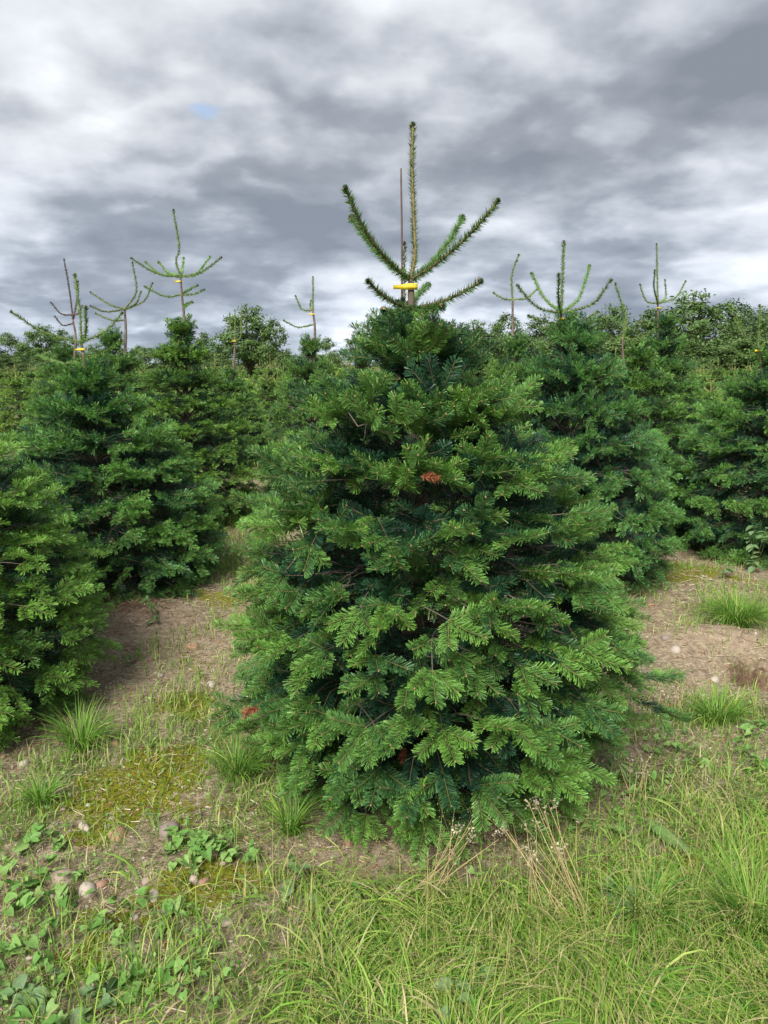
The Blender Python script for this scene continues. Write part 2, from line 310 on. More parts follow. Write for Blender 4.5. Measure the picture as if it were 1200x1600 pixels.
OLD, MIDC, NEW = np.array([.012, .042, .026]), np.array([.029, .100, .042]), np.array([.150, .310, .055])
def needle_geo(A, B, C, U, age, rg, per_m, nl, nw, spread='flat', fresh=1.0, minlen=.02, tintv=None, lean=55):
    """needles on many shoots at once -> vertices (n*3,3), colours (n,3), shoot index (n)"""
    L = np.linalg.norm(C-A, axis=1); dens = np.where(age >= 4, .0, np.where(age >= 3, .10, np.where(age >= 2, .55, 1.)))
    k = np.maximum((L*per_m*dens), 0); k = np.floor(k+rg.random(len(k))).astype(int)
    i = np.repeat(np.arange(len(A)), k); n = len(i); t = rg.random(n)**.92; t1 = t[:, None]
    a, b, c = A[i], B[i], C[i]
    p = (1-t1)**2*a+2*t1*(1-t1)*b+t1*t1*c; ax = nrm((1-t1)*(b-a)+t1*(c-b))
    u = nrm(U[i]-ax*np.sum(U[i]*ax, 1, keepdims=True)); s = np.cross(ax, u)
    if spread == 'flat':
        ph = np.where(rg.random(n) < .76, rg.normal(R(8), R(20), n), rg.uniform(R(20), R(90), n)); sg = np.where(rg.random(n) < .5, -1, 1)
        rad = np.cos(ph)[:, None]*s*sg[:, None]+np.sin(ph)[:, None]*u
    else:
        ph = rg.uniform(0, 2*math.pi, n); rad = np.cos(ph)[:, None]*s+np.sin(ph)[:, None]*u
    th = R(lean)+rg.normal(0, R(5.5), n)-np.clip((t-.86)/.14, 0, 1)*rg.uniform(0, R(40), n); th = th[:, None]
    d = nrm(ax*np.cos(th)+rad*np.sin(th)+rg.normal(0, .04, (n, 3)))
    ln = nl*rg.uniform(.86, 1.06, n)*(1-.35*np.clip((t-.9)/.1, 0, 1))*(1-.3*np.clip((.12-t)/.12, 0, 1)); ln = np.minimum(ln, np.maximum(L[i]*.6, minlen))[:, None]
    wd = nrm(np.cross(d, u+rg.normal(0, .6, (n, 3))))*nw*rg.uniform(.8, 1.2, (n, 1))
    e = p+d*ln-np.array([0, 0, 1])*ln*.06
    V = np.stack([p, e+wd*.5, e-wd*.5], 1) if spread == 'flat' else np.stack([p-wd*.6, p+wd*.6, e], 1)        # blunt tips on the sprays, pointed bristles on the leaders
    ag = age[i]; tv = (tintv if tintv is not None else np.zeros(len(A)))[i]
    f = np.clip(np.where(ag == 0, .80, np.where(ag == 1, .22, .03))*fresh+tv+rg.normal(0, .10, n), 0, 1)[:, None]
    col = np.where(f < .4, OLD+(MIDC-OLD)*f/.4, MIDC+(NEW-MIDC)*(f-.4)/.6)*rg.uniform(.8, 1.2, (n, 1))
    return V, col, i
def arr(S):
    return (np.array(S.a), np.array(S.b), np.array(S.c), np.array(S.u), np.array(S.age), np.array(S.g), np.array(S.w))
def twig_geo(A, B, C, w, age, rg):
    n = len(A); t = [A, .25*A+.5*B+.25*C, C]; r = [w*1.05, w*.95, w*.75]
    ax = nrm(C-A); s = nrm(np.cross(ax, np.where(np.abs(ax[:, 2:3]) > .8, [[1., 0, 0]], [[0, 0, 1.]]))); u = np.cross(s, ax)
    V = np.stack([t[j]+r[j][:, None]*(math.cos(q)*s+math.sin(q)*u) for j in range(3) for q in (R(90), R(210), R(330))], 1)   # n,9,3
    base = np.array([[j*3+k, j*3+(k+1) % 3, j*3+3+(k+1) % 3, j*3+3+k] for j in range(2) for k in range(3)])
    F = (np.arange(n)[:, None, None]*9+base[None])
    c = np.where(age[:, None] == 0, [[.13, .135, .045]], np.where(age[:, None] == 1, [[.13, .11, .065]], [[.115, .095, .078]]))*rg.uniform(.8, 1.25, (n, 1))
    return V, F, c
def bud_geo(mb, C, d, rg, size=.0042):
    n = len(C); off = np.array([[0, 0, 1.5], [1, 0, 0], [-.5, .87, 0], [-.5, -.87, 0]])*size
    V = C[:, None]+off[None]+d[:, None]*size*.6
    F = (np.arange(n)[:, None, None]*4+np.array([[0, 1, 2], [0, 2, 3], [0, 3, 1]])[None]).reshape(-1, 3)
    mb.add(V, None, F, np.repeat(np.array([[.24, .15, .075]])*rg.uniform(.7, 1.3, (n, 1)), 3, 0), 1)
def fill(mb, data, rg, per_m, nl, nw, fresh=1., buds=False, tintv=None, sel=None):
    A, B, C, U, age, g, wd = data
    if sel is not None: A, B, C, U, age, g, wd = (x[sel] for x in data); tintv = None if tintv is None else tintv[sel]
    V, col, i = needle_geo(A, B, C, U, age, rg, per_m, nl, nw, fresh=fresh, tintv=tintv)
    mb.add(V, None, np.arange(len(V)*3).reshape(-1, 3), col, 0)
    V, F, c = twig_geo(A, B, C, wd, age, rg); mb.add(V, F.reshape(-1, 4), None, np.repeat(c, 6, 0), 1)
    if buds:
        k = age == 0; bud_geo(mb, C[k], nrm(C-B)[k], rg)

def crown_shoots(seed, ztop, prof, layers=((1., 430), (.84, 330), (.66, 170)), tip=.13, tiers=8, sectors=13, skew=0, low=-20, extra=(), zlow=.06):
    """forked sprays spread evenly over the crown, each on its twig, the twigs gathered on limbs that leave the trunk in whorls"""
    rg = np.random.default_rng(seed); S = Shoots()
    zz = np.linspace(zlow, ztop+.1, 400); pr = np.array([prof(z) for z in zz]); cdf = np.cumsum(pr+.05); cdf /= cdf[-1]
    tz = np.linspace(.1, ztop, tiers); spots = []
    for rho, n in layers:
        a0 = rg.uniform(0, 6.28)
        for i in range(n):
            z = float(np.interp((i+.5+rg.normal(0, .8))/n, cdf, zz)); z = z+.58*(tz[np.argmin(abs(tz-z))]-z)+rg.normal(0, .012)
            spots.append((rho, max(z, zlow*.6), a0+i*2.399963+rg.normal(0, .10)))
    spots += [(r, z, a) for r, z, a in extra]
    keys = {}
    for rho, z, az in spots:
        k = (int(np.argmin(abs(tz-z))), int((az % (2*math.pi))/(2*math.pi)*max(5, int(sectors*min(1, prof(z)/.6))))); keys.setdefault(k, []).append((rho, z, az))
    g = 0
    for k, lst in sorted(keys.items()):
        m = np.array([[math.sin(a)*prof(z)*r*.55, math.cos(a)*prof(z)*r*.55, z] for r, z, a in lst]).mean(0); f = m[2]/ztop
        t0 = v3(0, 0, max(.03, m[2]-.10-.12*f)); mid = v3(m[0]*.5, m[1]*.5, .5*(t0[2]+m[2])-.015)
        S.add(t0, mid, m, v3(0, 0, 1), 6, g, .0075)
        for rho, z, az in lst:
            fz = min(1, z/ztop); el = R(low)*(1-fz)**1.2+R(38)*max(0, fz-.55)/.45+rg.normal(0, R(11)); az2 = az+rg.normal(0, R(22))
            d = v3(math.sin(az2)*math.cos(el), math.cos(az2)*math.cos(el), math.sin(el)); r = max(.03, prof(z)*(1+skew*math.sin(az)*(1.3 if z < .8 else max(-.4, 1.3-2.2*(z-.8))))*rho*rg.uniform(.92, 1.05)-tip*.8)
            a = v3(math.sin(az)*r, math.cos(az)*r, z); age0 = 0 if rho > .95 or (rho > .75 and rg.random() < .45) else 1  # inner layers count as older: darker needle colour paints shade inside the crown
            roll = rg.normal(0, R(24)); s0 = unit(np.cross(d, v3(0, 0, 1))); u0 = np.cross(s0, d); side = unit(s0*math.cos(roll)+u0*math.sin(roll)); u = unit(np.cross(side, d)); u = u if u[2] > -.1 else -u
            L = tip*rg.uniform(.8, 1.18); back = a-d*L*.95+v3(0, 0, -.01)
            # bare twig from the limb, then last year's stem, then the fork
            lp = t0*.2+.8*m if rg.random() < .5 else m
            S.add(lp, .5*(lp+back)+v3(0, 0, .02), back, u, 5, g, .0034)
            S.add(back, .5*(back+a)+v3(0, 0, .006), a, u, age0+1 if rng_ok(rg, .55) else 3, g, .0026)
            def fork(p, d, L, age, spread=(38, 58), term=True):
                for j in (-1, 0, 1):
                    if j == 0 and not term: continue
                    if j and rg.random() < .08: continue
                    an = R(rg.uniform(*spread))*j; dd = unit(d*math.cos(an)+side*math.sin(an)+rg.normal(0, .09, 3)+v3(0, 0, -.06*abs(j))); l = L*(rg.uniform(.62, .88) if j else 1)
                    c = p+dd*l+v3(0, 0, rg.normal(0, .006)+.004); c[2] = max(c[2], .035+.02*rg.random())
                    S.add(p, p+dd*l*.5-v3(0, 0, .006), c, unit(u+rg.normal(0, .12, 3)), age, g, .0021)
            fork(a, d, L, age0)
            if rng_ok(rg, .6): fork(back, d, L*1.0, age0 if rng_ok(rg, .5) else 1, (44, 66), False)
            if rng_ok(rg, .22):                                        # a short shoot standing out of the node
                dd = unit(d*.6+u*rg.choice([-.5, .8])+rg.normal(0, .2, 3)); S.add(a, a+dd*L*.3, a+dd*L*.6, unit(side+.2*u), age0, g, .002)
        g += 1
    return S, g, rg
def rng_ok(rg, p): return rg.random() < p

def arms_mesh(mb, curves, rg, per_m, nl, nw, fresh=.6, r0=.007, r1=.004, bare=0., tint=None, lean=50, wood=(.17, .15, .07)):
    """shoots standing up into the sky: needles all round"""
    for P in curves:
        P = np.asarray(P); n = len(P)
        tube(mb, P, np.linspace(r0, r1, n), 5, np.array(wood)*rg.uniform(.85, 1.15), 1)
        A, C = P[:-1], P[1:]; B = .5*(A+C)
        k0 = int(bare*(n-1)); A, B, C = A[k0:], B[k0:], C[k0:]
        U = np.broadcast_to([.12, -.2, 1.], A.shape) if abs((P[-1]-P[0])[2]) < .8*np.linalg.norm(P[-1]-P[0]) else np.broadcast_to([1., .3, .1], A.shape)
        V, col, i = needle_geo(A, B, C, U, np.zeros(len(A), int), rg, per_m, nl, nw, 'round', fresh, minlen=nl, lean=lean)
        if tint is not None: col = col*tint
        mb.add(V, None, np.arange(len(V)*3).reshape(-1, 3), col, 0)
        # terminal buds with a tuft of short needles
        tip = P[-1]; d = unit(P[-1]-P[-2]); bud_geo(mb, tip+rg.normal(0, .004, (4, 3)), np.repeat(d[None], 4, 0), rg, .0062)
        k = max(6, int(per_m*.05)); dd = nrm(d+rg.normal(0, .8, (k, 3))); wd = nrm(np.cross(dd, d+.01))*nw
        e = tip+dd*nl*.6; m = tip+dd*nl*.33
        mb.add(np.stack([np.repeat(tip[None], k, 0), m-wd*.5, e, m+wd*.5], 1), np.arange(k*4).reshape(-1, 4), None, MIDC*rg.uniform(.8, 1.4, (k, 1)), 0)

def make_tag(trunk, rad, label, s=1.0, flag=-1, tilt=0.0):
    """yellow label looped round the stem"""
    mb = MB(); n = 18; th = np.linspace(0, 2*math.pi, n); h = .0075*s; r = rad+.0015
    ring = np.stack([np.cos(th)*r, np.sin(th)*r, 0*th], 1)
    strip = lambda pts, hh: (np.concatenate([pts+[0, 0, -hh], pts+[0, 0, hh]]), np.array([[i, i+1, i+1+len(pts), i+len(pts)] for i in range(len(pts)-1)]))
    v, q = strip(ring, h); mb.add(v, q)
    # label face hugging the front and the free end sticking out to the side
    L = .062*s; pts = np.array([[.024*s, -r-.002, 0], [.012*s, -r-.004, 0], [-.012*s, -r-.004, 0], [-.03*s, -r-.002, -.001], [-.046*s, -r+.003, -.002], [-.03*s-L*.55, -r+.008, -.003]])
    pts[:, 0] *= -flag
    v, q = strip(pts, h*1.5); f = np.array([1, 1, 1, .8, .68, .6]); v[:, 2] *= np.concatenate([f, f]); mb.add(v, q)
    o = link('tree_tag', mb.mesh('tree_tag', [M_TAG]), None, trunk); o.rotation_euler = (R(4), tilt, 0)
    md = o.modifiers.new('thickness', 'SOLIDIFY'); md.thickness = .0007
    tag(o, label, 'tag', 'yellow tags tied round the fir stems'); return o

def trunk_mesh(pts, rad, rg, sides=9, name='trunk'):
    mb = MB(); tube(mb, pts, rad, sides, 1, 0); return mb.mesh(name, [M_BARK], True)

# ---- the main tree
HX, HY = .118, 2.8
def hero():
    root = empty('fir_tree', (HX, HY, float(gz(HX, HY))-.01)); rg = np.random.default_rng(11)
    tag(root, 'broad bushy fir tree in the foreground with a tall bare leader above a yellow tag', 'fir tree')
    off = np.array(root.location); W = lambda px, py, dy=0: onY(px, py, HY+dy)-off
    ztag = W(642, 448)[2]; wh1, wh2 = W(642, 437), W(643, 482)
    zb = [-.05, .25, .6, 1.0, 1.31, 1.55, wh2[2], ztag, wh1[2]]
    pts = np.array([[.004*math.sin(3*z), 0, z] for z in zb]); pts[-3] = wh2; pts[-2] = W(642.5, 455); pts[-1] = wh1
    rad = [.040, .036, .033, .030, .027, .021, .0135, .0115, .0105]
    P = poly_curve(pts, 40); rr = np.interp(P[:, 2], zb, rad)*(1+.05*np.random.default_rng(3).normal(size=40))
    link('trunk', trunk_mesh(P, rr, rg), root)
    # leader and the shoots round it
    mb = MB(); arms_mesh(mb, [poly_curve([wh1, W(648, 400), W(647, 350), W(644, 270), W(645, 197)], 22)], rg, 1700, .028, .0029, .75, .0080, .0055, bare=0.0, lean=50, wood=(.24, .19, .085))
    link('leader', mb.mesh('leader', [M_NEEDLE, M_TWIG]), root)
    arms = [(wh1, (575, 393, -.10), (541, 296, -.16)), (wh1, (592, 408, .12), (550, 341, .24)), (wh1, (715, 397, -.08), (776, 316, -.14)), (wh1, (690, 408, .12), (722, 341, .26)),
            (wh2, (605, 474, -.06), (577, 441, -.12)), (wh2, (700, 475, -.05), (749, 441, -.12)), (wh2, (640, 470, .18), (668, 446, .3)), (wh2, (655, 490, -.16), (690, 480, -.34)), (wh2, (625, 492, -.1), (600, 486, -.28))]
    for k, (b, m, e) in enumerate(arms):
        mb = MB(); c = bez(b, W(*m), W(*e), 14)
        A = MB(); arms_mesh(mb, [c], rg, 2200 if k < 4 else 2000, .030, .0031, .85, .0068, .0048, tint=(1.0, 1., .95), lean=56, wood=(.10, .085, .045))
        link('branch', mb.mesh('branch', [M_NEEDLE, M_TWIG]), root)
    zs = [0, .10, .32, .55, .78, 1.0, 1.17, 1.41, 1.56, 1.68, 1.78]; rs = [.55, .65, .77, .80, .77, .71, .63, .49, .35, .22, .11]
    prof = lambda z: float(np.interp(z, zs, rs))*1.0
    S, ng, rg2 = crown_shoots(21, 1.665, prof, ((1., 420), (.84, 320), (.64, 160)), .135, 9, 14, skew=.09, low=-24, extra=((1.22, .33, R(258)), (1.16, .30, R(250)), (1.2, .42, R(96)), (1.17, .35, R(104)), (1.12, .5, R(88))))
    data = arr(S); A, B, C, U, age, g, wd = data
    tv = np.random.default_rng(5).normal(0, .14, len(A))+np.random.default_rng(6).normal(0, .10, ng+1)[g]
    print('hero shoots', len(A), 'boughs', ng)
    # boughs turned away from the light and the path carry the same shoots with fewer needles
    crown = MB(); inner = age >= 5; fill(crown, data, rg, 420, .03, .004, .9, sel=inner)
    co = link('crown', crown.mesh('crown', [M_NEEDLE, M_TWIG]), root); co['kind'] = 'stuff'
    for b in range(ng):
        sel = (g == b) & ~inner
        if not sel.any(): continue
        back = A[sel][:, 1].mean() > .18
        mb = MB(); fill(mb, data, rg, 400 if back else 1700, .036, .0046 if back else .0029, 1., buds=not back, tintv=tv, sel=sel)
        link('bough', mb.mesh('bough', [M_NEEDLE, M_TWIG]), co)
    # three shoots that died and turned rust red
    for px, py, dx, dy in ((657, 745, 1, .05), (405, 1107, -1, .25), (634, 1168, -.25, .8)):
        q = np.array([0, 0, CAM_H]); d = ray(px, py)
        # the nearest living shoot along that line of sight carries it
        pts_ = .5*(A+C)+off; rel = pts_-q; tt = rel @ d/(d @ d); dist = np.linalg.norm(rel-tt[:, None]*d, axis=1); ok = np.where((dist < .05))[0]
        t0 = tt[ok].min()-.03 if len(ok) else (HY-.6)/d[1]
        p = q+d*t0-off; e = p+np.array([dx*.052, -.01, -dy*.052]); mb = MB()
        Vn, col, _ = needle_geo(p[None], (.5*(p+e)+[0, 0, .006])[None], e[None], np.array([[0, -.5, 1.]]), np.zeros(1, int), rg, 1500, .024, .004, 'round', minlen=.024)
        mb.add(Vn, None, np.arange(len(Vn)*3).reshape(-1, 3), np.array([.25, .075, .038])*rg.uniform(.6, 1.5, (len(Vn), 1)), 0); tube(mb, [p, e], .003, 4, (.2, .08, .04), 1)
        o = link('dead_shoot', mb.mesh('dead_shoot', [M_NEEDLE, M_TWIG]), root); o['label'] = 'rust red dead shoot'
    make_tag(tuple(onY(642, 448, HY)), .0115, 'yellow printed tag tied round the stem of the foreground fir', 1.0, -1)
hero()

# ---- the trees round it
LIB = {}
def lib_crown(key, seed, ztop, prof, detail, **kw):
    S, ng, rg = crown_shoots(seed, ztop, prof, **kw); data = arr(S); mb = MB()
    tv = np.random.default_rng(seed+50).normal(0, .12, len(data[0])); per_m, nl, nw, fr = detail
    # shoots of one tree differ in vigour: whole boughs are fresher or duller
    bt = np.random.default_rng(seed+9).normal(0, .12, ng+1); tv = tv+bt[data[5]]
    fill(mb, data, rg, per_m, nl, nw, fr, tintv=tv)
    LIB[key] = mb.mesh('crown', [M_NEEDLE, M_TWIG]); print(key, 'shoots', len(data[0]), 'faces', len(LIB[key].polygons))
def P_(zs, rs): return lambda z: float(np.interp(z, zs, rs))
lib_crown('near', 101, 1.56, P_([0, .3, .8, 1.2, 1.5, 1.7], [.70, .88, .82, .66, .42, .2]), (880, .037, .0038, 1.3), layers=((1., 400), (.84, 300), (.64, 140)), tip=.135)
lib_crown('wide', 102, 1.46, P_([0, .3, .8, 1.1, 1.3, 1.5], [.76, .90, .76, .55, .37, .15]), (620, .039, .0048, 1.1), layers=((1., 400), (.84, 300), (.62, 130), (.4, 60)), tip=.135)
lib_crown('tall', 103, 1.97, P_([0, .3, .9, 1.4, 1.8, 2.0], [.58, .72, .66, .46, .26, .10]), (430, .039, .0060, 1.1), layers=((1., 380), (.82, 260), (.6, 100), (.38, 50)), tip=.135, tiers=9)
lib_crown('mid', 104, 1.72, P_([0, .3, .8, 1.3, 1.6, 1.75], [.68, .82, .71, .48, .28, .11]), (420, .039, .0060, .95), layers=((1., 380), (.82, 260), (.62, 90)), tip=.135)

def fir(key, X, Y, rot, scale, trunk_px, arms, label, tagpx=None, taglabel=None, detail=(950, .032, .0046), fresh=1.15, twigr=.006, leader_fresh=None, wood=(.17, .17, .075), hue=(1, 1, 1)):
    """a fir at (X, Y): shared crown, its own stem, leader and top shoots taken from the photograph"""
    rg = np.random.default_rng(int(abs(X*977+Y*131))); zg = float(gz(X, Y))
    root = empty('fir_tree', (X, Y, zg-.01)); off = np.array(root.location); tag(root, label, 'fir tree', 'firs standing round the foreground tree')
    W = lambda px, py, dy=0: onY(px, py, Y+dy)-off
    pts = [np.array([0, 0, -.03]), np.array([0, 0, .8])]+[W(*q) for q in trunk_px]
    P = poly_curve(pts, 26); rr = np.interp(P[:, 2], [0, .8, P[-1][2]], [.036, .027, twigr*1.5])
    link('trunk', trunk_mesh(P, rr, rg, 7), root)
    c = link('crown', LIB[key], root); c.color = (*hue, 1); c.rotation_euler = (0, 0, rot); c.scale = scale if isinstance(scale, tuple) else (scale,)*3
    for k, a in enumerate(arms):
        pt = [W(*q) for q in a]; mb = MB(); cv = poly_curve(pt, 14) if len(pt) > 2 else poly_curve([pt[0], .55*pt[0]+.45*pt[1]-np.array([0, 0, .13*abs(pt[1][2]-pt[0][2])+.06*np.linalg.norm(pt[1]-pt[0])]), pt[1]], 14)
        fr = leader_fresh if (k == 0 and leader_fresh is not None) else fresh
        arms_mesh(mb, [cv], rg, detail[0], detail[1], detail[2], fr, twigr*(1.2 if k == 0 else 1), twigr*.65, wood=wood, lean=48)
        link('leader' if k == 0 else 'branch', mb.mesh('leader' if k == 0 else 'branch', [M_NEEDLE, M_TWIG]), root)
    if tagpx is not None: make_tag(tuple(onY(*tagpx, Y)), twigr*1.5, taglabel, .85, -1 if X < 0 else 1)
    return root
# left row, nearest first
fir('near', -2.22, 3.25, .6, (1.0, 1.0, .9), [(-135, 560), (-135, 500)], [[(-135, 500), (-135, 300)], [(-135, 500), (-180, 420)], [(-135, 500), (-80, 430)]], 'dark fir with bright tips, its lower boughs reaching over a bright grass tuft', detail=(520, .02, .003), hue=(1.0, 1.0, .9))
fir('wide', -2.08, 5.3, 2.1, (1.02, 1.02, 1.02), [(136, 600), (131, 560), (127, 535)],
    [[(127, 535), (125, 490), (117, 430)], [(127, 535), (70, 520, -.1), (19, 488, -.2)], [(127, 535), (165, 517), (190, 490)], [(132, 557), (160, 552, -.2), (188, 533, -.3)], [(127, 537), (134, 520, -.2), (134, 481, -.3)], [(131, 560), (100, 568), (60, 556, .2)]],
    'fir with one long curved top shoot, standing by a dark soil heap', (130, 546), 'yellow tag below the long curved shoot of the fir by the soil heap', hue=(.80, .92, .95))
fir('tall', -2.0, 7.5, .4, (1.02, 1.02, .99), [(289, 520), (285, 470), (282, 432)],
    [[(282, 430), (275, 408), (280, 385), (271, 329)], [(282, 432), (245, 427, -.1), (206, 404, -.2)], [(282, 432), (250, 428, .2), (228, 410, .3)], [(282, 432), (262, 425, .4), (248, 410, .5)], [(282, 432), (312, 427, -.1), (345, 403, -.2)], [(282, 432), (307, 427, .2), (328, 402, .4)], [(282, 432), (285, 420, .3), (287, 404, .4)], [(284, 460), (258, 463), (227, 448)], [(284, 460), (302, 460), (318, 453)], [(284, 460), (296, 452, .3), (308, 446, .4)], [(287, 480), (293, 475, -.3), (300, 472, -.4)]],
    'tall slim fir with a wavy leader above a wide candelabra of shoots', (280, 440), 'yellow tag on the stem of the tall fir with the candelabra top', hue=(1.02, 1.0, .8))
# right of the foreground tree
fir('wide', 1.36, 5.45, 4.0, (.92, .92, 1.2), [(878, 540), (877, 505), (877, 489)],
    [[(877, 489), (879, 440), (881, 379)], [(877, 489), (850, 465, .2), (831, 428, .4)], [(877, 489), (840, 480, -.1), (809, 447, -.2)], [(877, 489), (905, 465, .2), (921, 416, .4)], [(877, 489), (925, 475, -.1), (954, 438, -.2)], [(877, 489), (873, 470, -.25), (873, 430, -.35)], [(877, 505), (850, 503), (827, 494)], [(877, 505), (905, 503), (932, 488)]],
    'bushy fir with a fan of bright shoots rising from its tag', (877, 498), 'yellow tag at the foot of a fan of bright green shoots', fresh=1.0, hue=(.66, .80, .98))
fir('mid', 2.36, 7.0, 1.0, (.92, .92, .98), [(974, 560), (973, 528)],
    [[(973, 528), (977, 490), (970, 470), (962, 444)], [(973, 528), (1000, 528, -.1), (1028, 511, -.2)], [(973, 528), (962, 532), (953, 526)], [(973, 530), (978, 505, .2), (971, 480, .2)]],
    'fir with a thin crooked pale leader next to the fan topped tree', hue=(1.0, 1.02, .85), fresh=1.15, leader_fresh=1.2)
fir('tall', 3.55, 9.6, 2.0, (.95, .95, 1.06), [(1028, 500), (1028, 474)],
    [[(1028, 474), (1027, 430), (1026, 382)], [(1028, 474), (1010, 470), (1000, 445)], [(1028, 474), (1022, 450, -.3), (1023, 423, -.4)], [(1028, 474), (1040, 465, .3), (1039, 438, .3)], [(1028, 474), (1055, 465), (1071, 440)]],
    'fir with a straight brown leader and four upright shoots before the round trees', (1028, 481), 'small yellow tag on the fir before the round broadleaf trees', twigr=.008, hue=(.75, .85, .95))
fir('wide', 3.30, 6.35, 5.2, (1.0, 1.0, 1.12), [(1190, 585), (1186, 545)],
    [[(1184, 545), (1186, 520), (1187, 478)], [(1184, 545), (1168, 530), (1149, 492)], [(1184, 545), (1205, 530), (1225, 500)], [(1184, 553), (1165, 556), (1146, 546)]],
    'wide dense fir standing alone by a leafy weed, its low boughs touching the ground', (1182, 548), 'yellow tag on the lone dense fir by the leafy weed', fresh=1.05, hue=(.85, .95, 1.0))
# farther back
fir('mid', -3.3, 9.2, 3.0, (.95, .95, 1.1), [(196, 540), (195, 483)],
    [[(195, 483), (213, 455), (207, 411)], [(195, 483), (170, 475), (142, 457)], [(195, 483), (165, 487, -.2), (142, 478, -.3)], [(195, 483), (212, 475, -.2), (220, 456, -.2)], [(195, 483), (225, 470), (238, 443)], [(196, 500), (175, 500), (150, 490)]],
    'fir with a bent leader and splayed arching shoots behind the row', fresh=.9, twigr=.009)
fir('mid', -4.5, 10.6, 1.4, (.9, .9, 1.02), [(118, 540), (114, 500)],
    [[(114, 500), (108, 450), (100, 406)], [(113, 492), (95, 490), (80, 473)], [(115, 505), (98, 508), (86, 495)], [(114, 500), (120, 470, .3), (122, 440, .4)], [(113, 492), (122, 490), (128, 478)]],
    'fir with a thin leaning purple leader behind the long curved shoot', fresh=.2, twigr=.009, wood=(.13, .075, .065))
fir('mid', -.88, 9.0, .2, (.82, .82, 1.06), [(492, 530), (489, 485)],
    [[(489, 485), (489, 434)], [(489, 485), (472, 483), (462, 463)], [(489, 485), (485, 480, .1), (486, 470, .1)], [(490, 507), (465, 511), (444, 501)]],
    'dark fir with a single hooked side shoot beside the foreground tree', (489, 491), 'small yellow tag on the fir with the hooked side shoot', twigr=.008, detail=(600, .033, .0065))
fir('mid', 1.42, 8.1, 2.4, (.85, .85, 1.06), [(801, 500), (801, 468)],
    [[(801, 468), (800, 430), (810, 399)], [(801, 468), (788, 467), (772, 458)], [(801, 468), (822, 466), (838, 453)]],
    'fir with a kinked yellowish leader just showing behind the foreground tree', twigr=.007, detail=(600, .033, .0065))
fir('mid', -2.5, 12.2, 4.4, (.85, .85, .86), [(367, 545), (367, 533)],
    [[(367, 533), (367, 485)], [(367, 533), (360, 525), (359, 490)], [(367, 533), (376, 525), (377, 490)]],
    'pale fir with three short upright shoots above a bright tag', (367, 533), 'bright yellow tag on the pale fir below the oak like tree', fresh=1.2, twigr=.009, leader_fresh=1.3)
fir('mid', .14, 5.1, 5.5, (.85, .85, .86), [(633, 500), (632, 470)], [[(632, 470), (632, 381)], [(632, 470), (610, 470), (590, 455)]], 'fir hidden behind the foreground tree with only its slim leader showing', twigr=.006, fresh=.3)

# small firs of the far rows
def far_lib(key, seed, h):
    rg = np.random.default_rng(seed); S, ng, rg = crown_shoots(seed, h*.72, P_([0, .15*h, .4*h, .74*h], [.34*h, .40*h, .33*h, .13*h]), layers=((1., 190), (.75, 90)), tip=.15, tiers=6)
    data = arr(S); mb = MB(); fill(mb, data, rg, 85, .06, .017, 1.45, tintv=rg.normal(.05, .12, len(data[0])))
    top = np.array([0, 0, h*.72]); tip = np.array([.02*rg.normal(), .02*rg.normal(), h])
    cv = [poly_curve([top, tip], 5)]
    for k in range(4):
        a = k*1.57+rg.uniform(0, 1); cv.append(bez(np.array([0, 0, h*.80]), np.array([math.sin(a)*.12, math.cos(a)*.12, h*.80]), np.array([math.sin(a)*.2, math.cos(a)*.2, h*(.86+.05*rg.random())]), 5))
    arms_mesh(mb, cv, rg, 110, .035, .012, 1.2, .011, .008, wood=(.2, .19, .07))
    tk = MB(); tube(tk, [[0, 0, -.03], [0, 0, h*.5], [0, 0, h*.8]], [.035, .025, .012], 5)
    LIB[key] = (mb.mesh('crown', [M_NEEDLE, M_TWIG]), tk.mesh('trunk', [M_BARK], True)); print(key, len(LIB[key][0].polygons))
for k in range(4): far_lib('far%d' % k, 300+k, (1.55, 1.75, 1.95, 1.65)[k])
known = [(HX, HY), (-2.1, 3.25), (-2.08, 5.3), (-2, 7.5), (1.36, 5.45), (2.36, 7), (3.55, 9.6), (3.42, 6.35), (-3.3, 9.2), (-4.5, 10.6), (-.88, 9), (1.42, 8.1), (-2.5, 12.2), (.14, 5.1)]
def far_firs():
    rg = np.random.default_rng(77); n = 0
    rows = []
    for j in range(0, 26):
        for i in range(-16, 17):
            y = 10.2+j*1.75+(.85 if i % 2 else 0)+rg.normal(0, .15); x = i*2.05+.1+rg.normal(0, .15)+.12*(y-8)
            rows.append((y, x))
    rows.sort()
    for y, x in rows:
        if abs(x) > y*.56+.6 or y > 46: continue
        if y > 24 and rg.random() < .45: continue
        if min(math.hypot(x-a, y-b) for a, b in known) < 1.35: continue
        if -9.5 < x < -6.0 and 12.5 < y < 16.5: continue          # the bare patch at the left edge
        if y < 12.5: continue
        if n >= 280: break
        c, t = LIB['far%d' % rg.integers(4)]
        r = empty('young_fir', (x, y, float(gz(x, y))-.01)); s = rg.uniform(.76, 1.02); r.scale = (s*1.02, s*1.02, s); r.rotation_euler = (0, 0, rg.uniform(0, 6.28))
        tag(r, 'small young fir in the far rows of the plantation', 'fir tree', 'young firs in the far rows'); ck = link('crown', c, r); hv = rg.uniform(.85, 1.2); ck.color = (hv*rg.uniform(.95, 1.2), hv, hv*rg.uniform(.7, 1.0), 1); link('trunk', t, r); n += 1
    print('far firs', n)
far_firs()

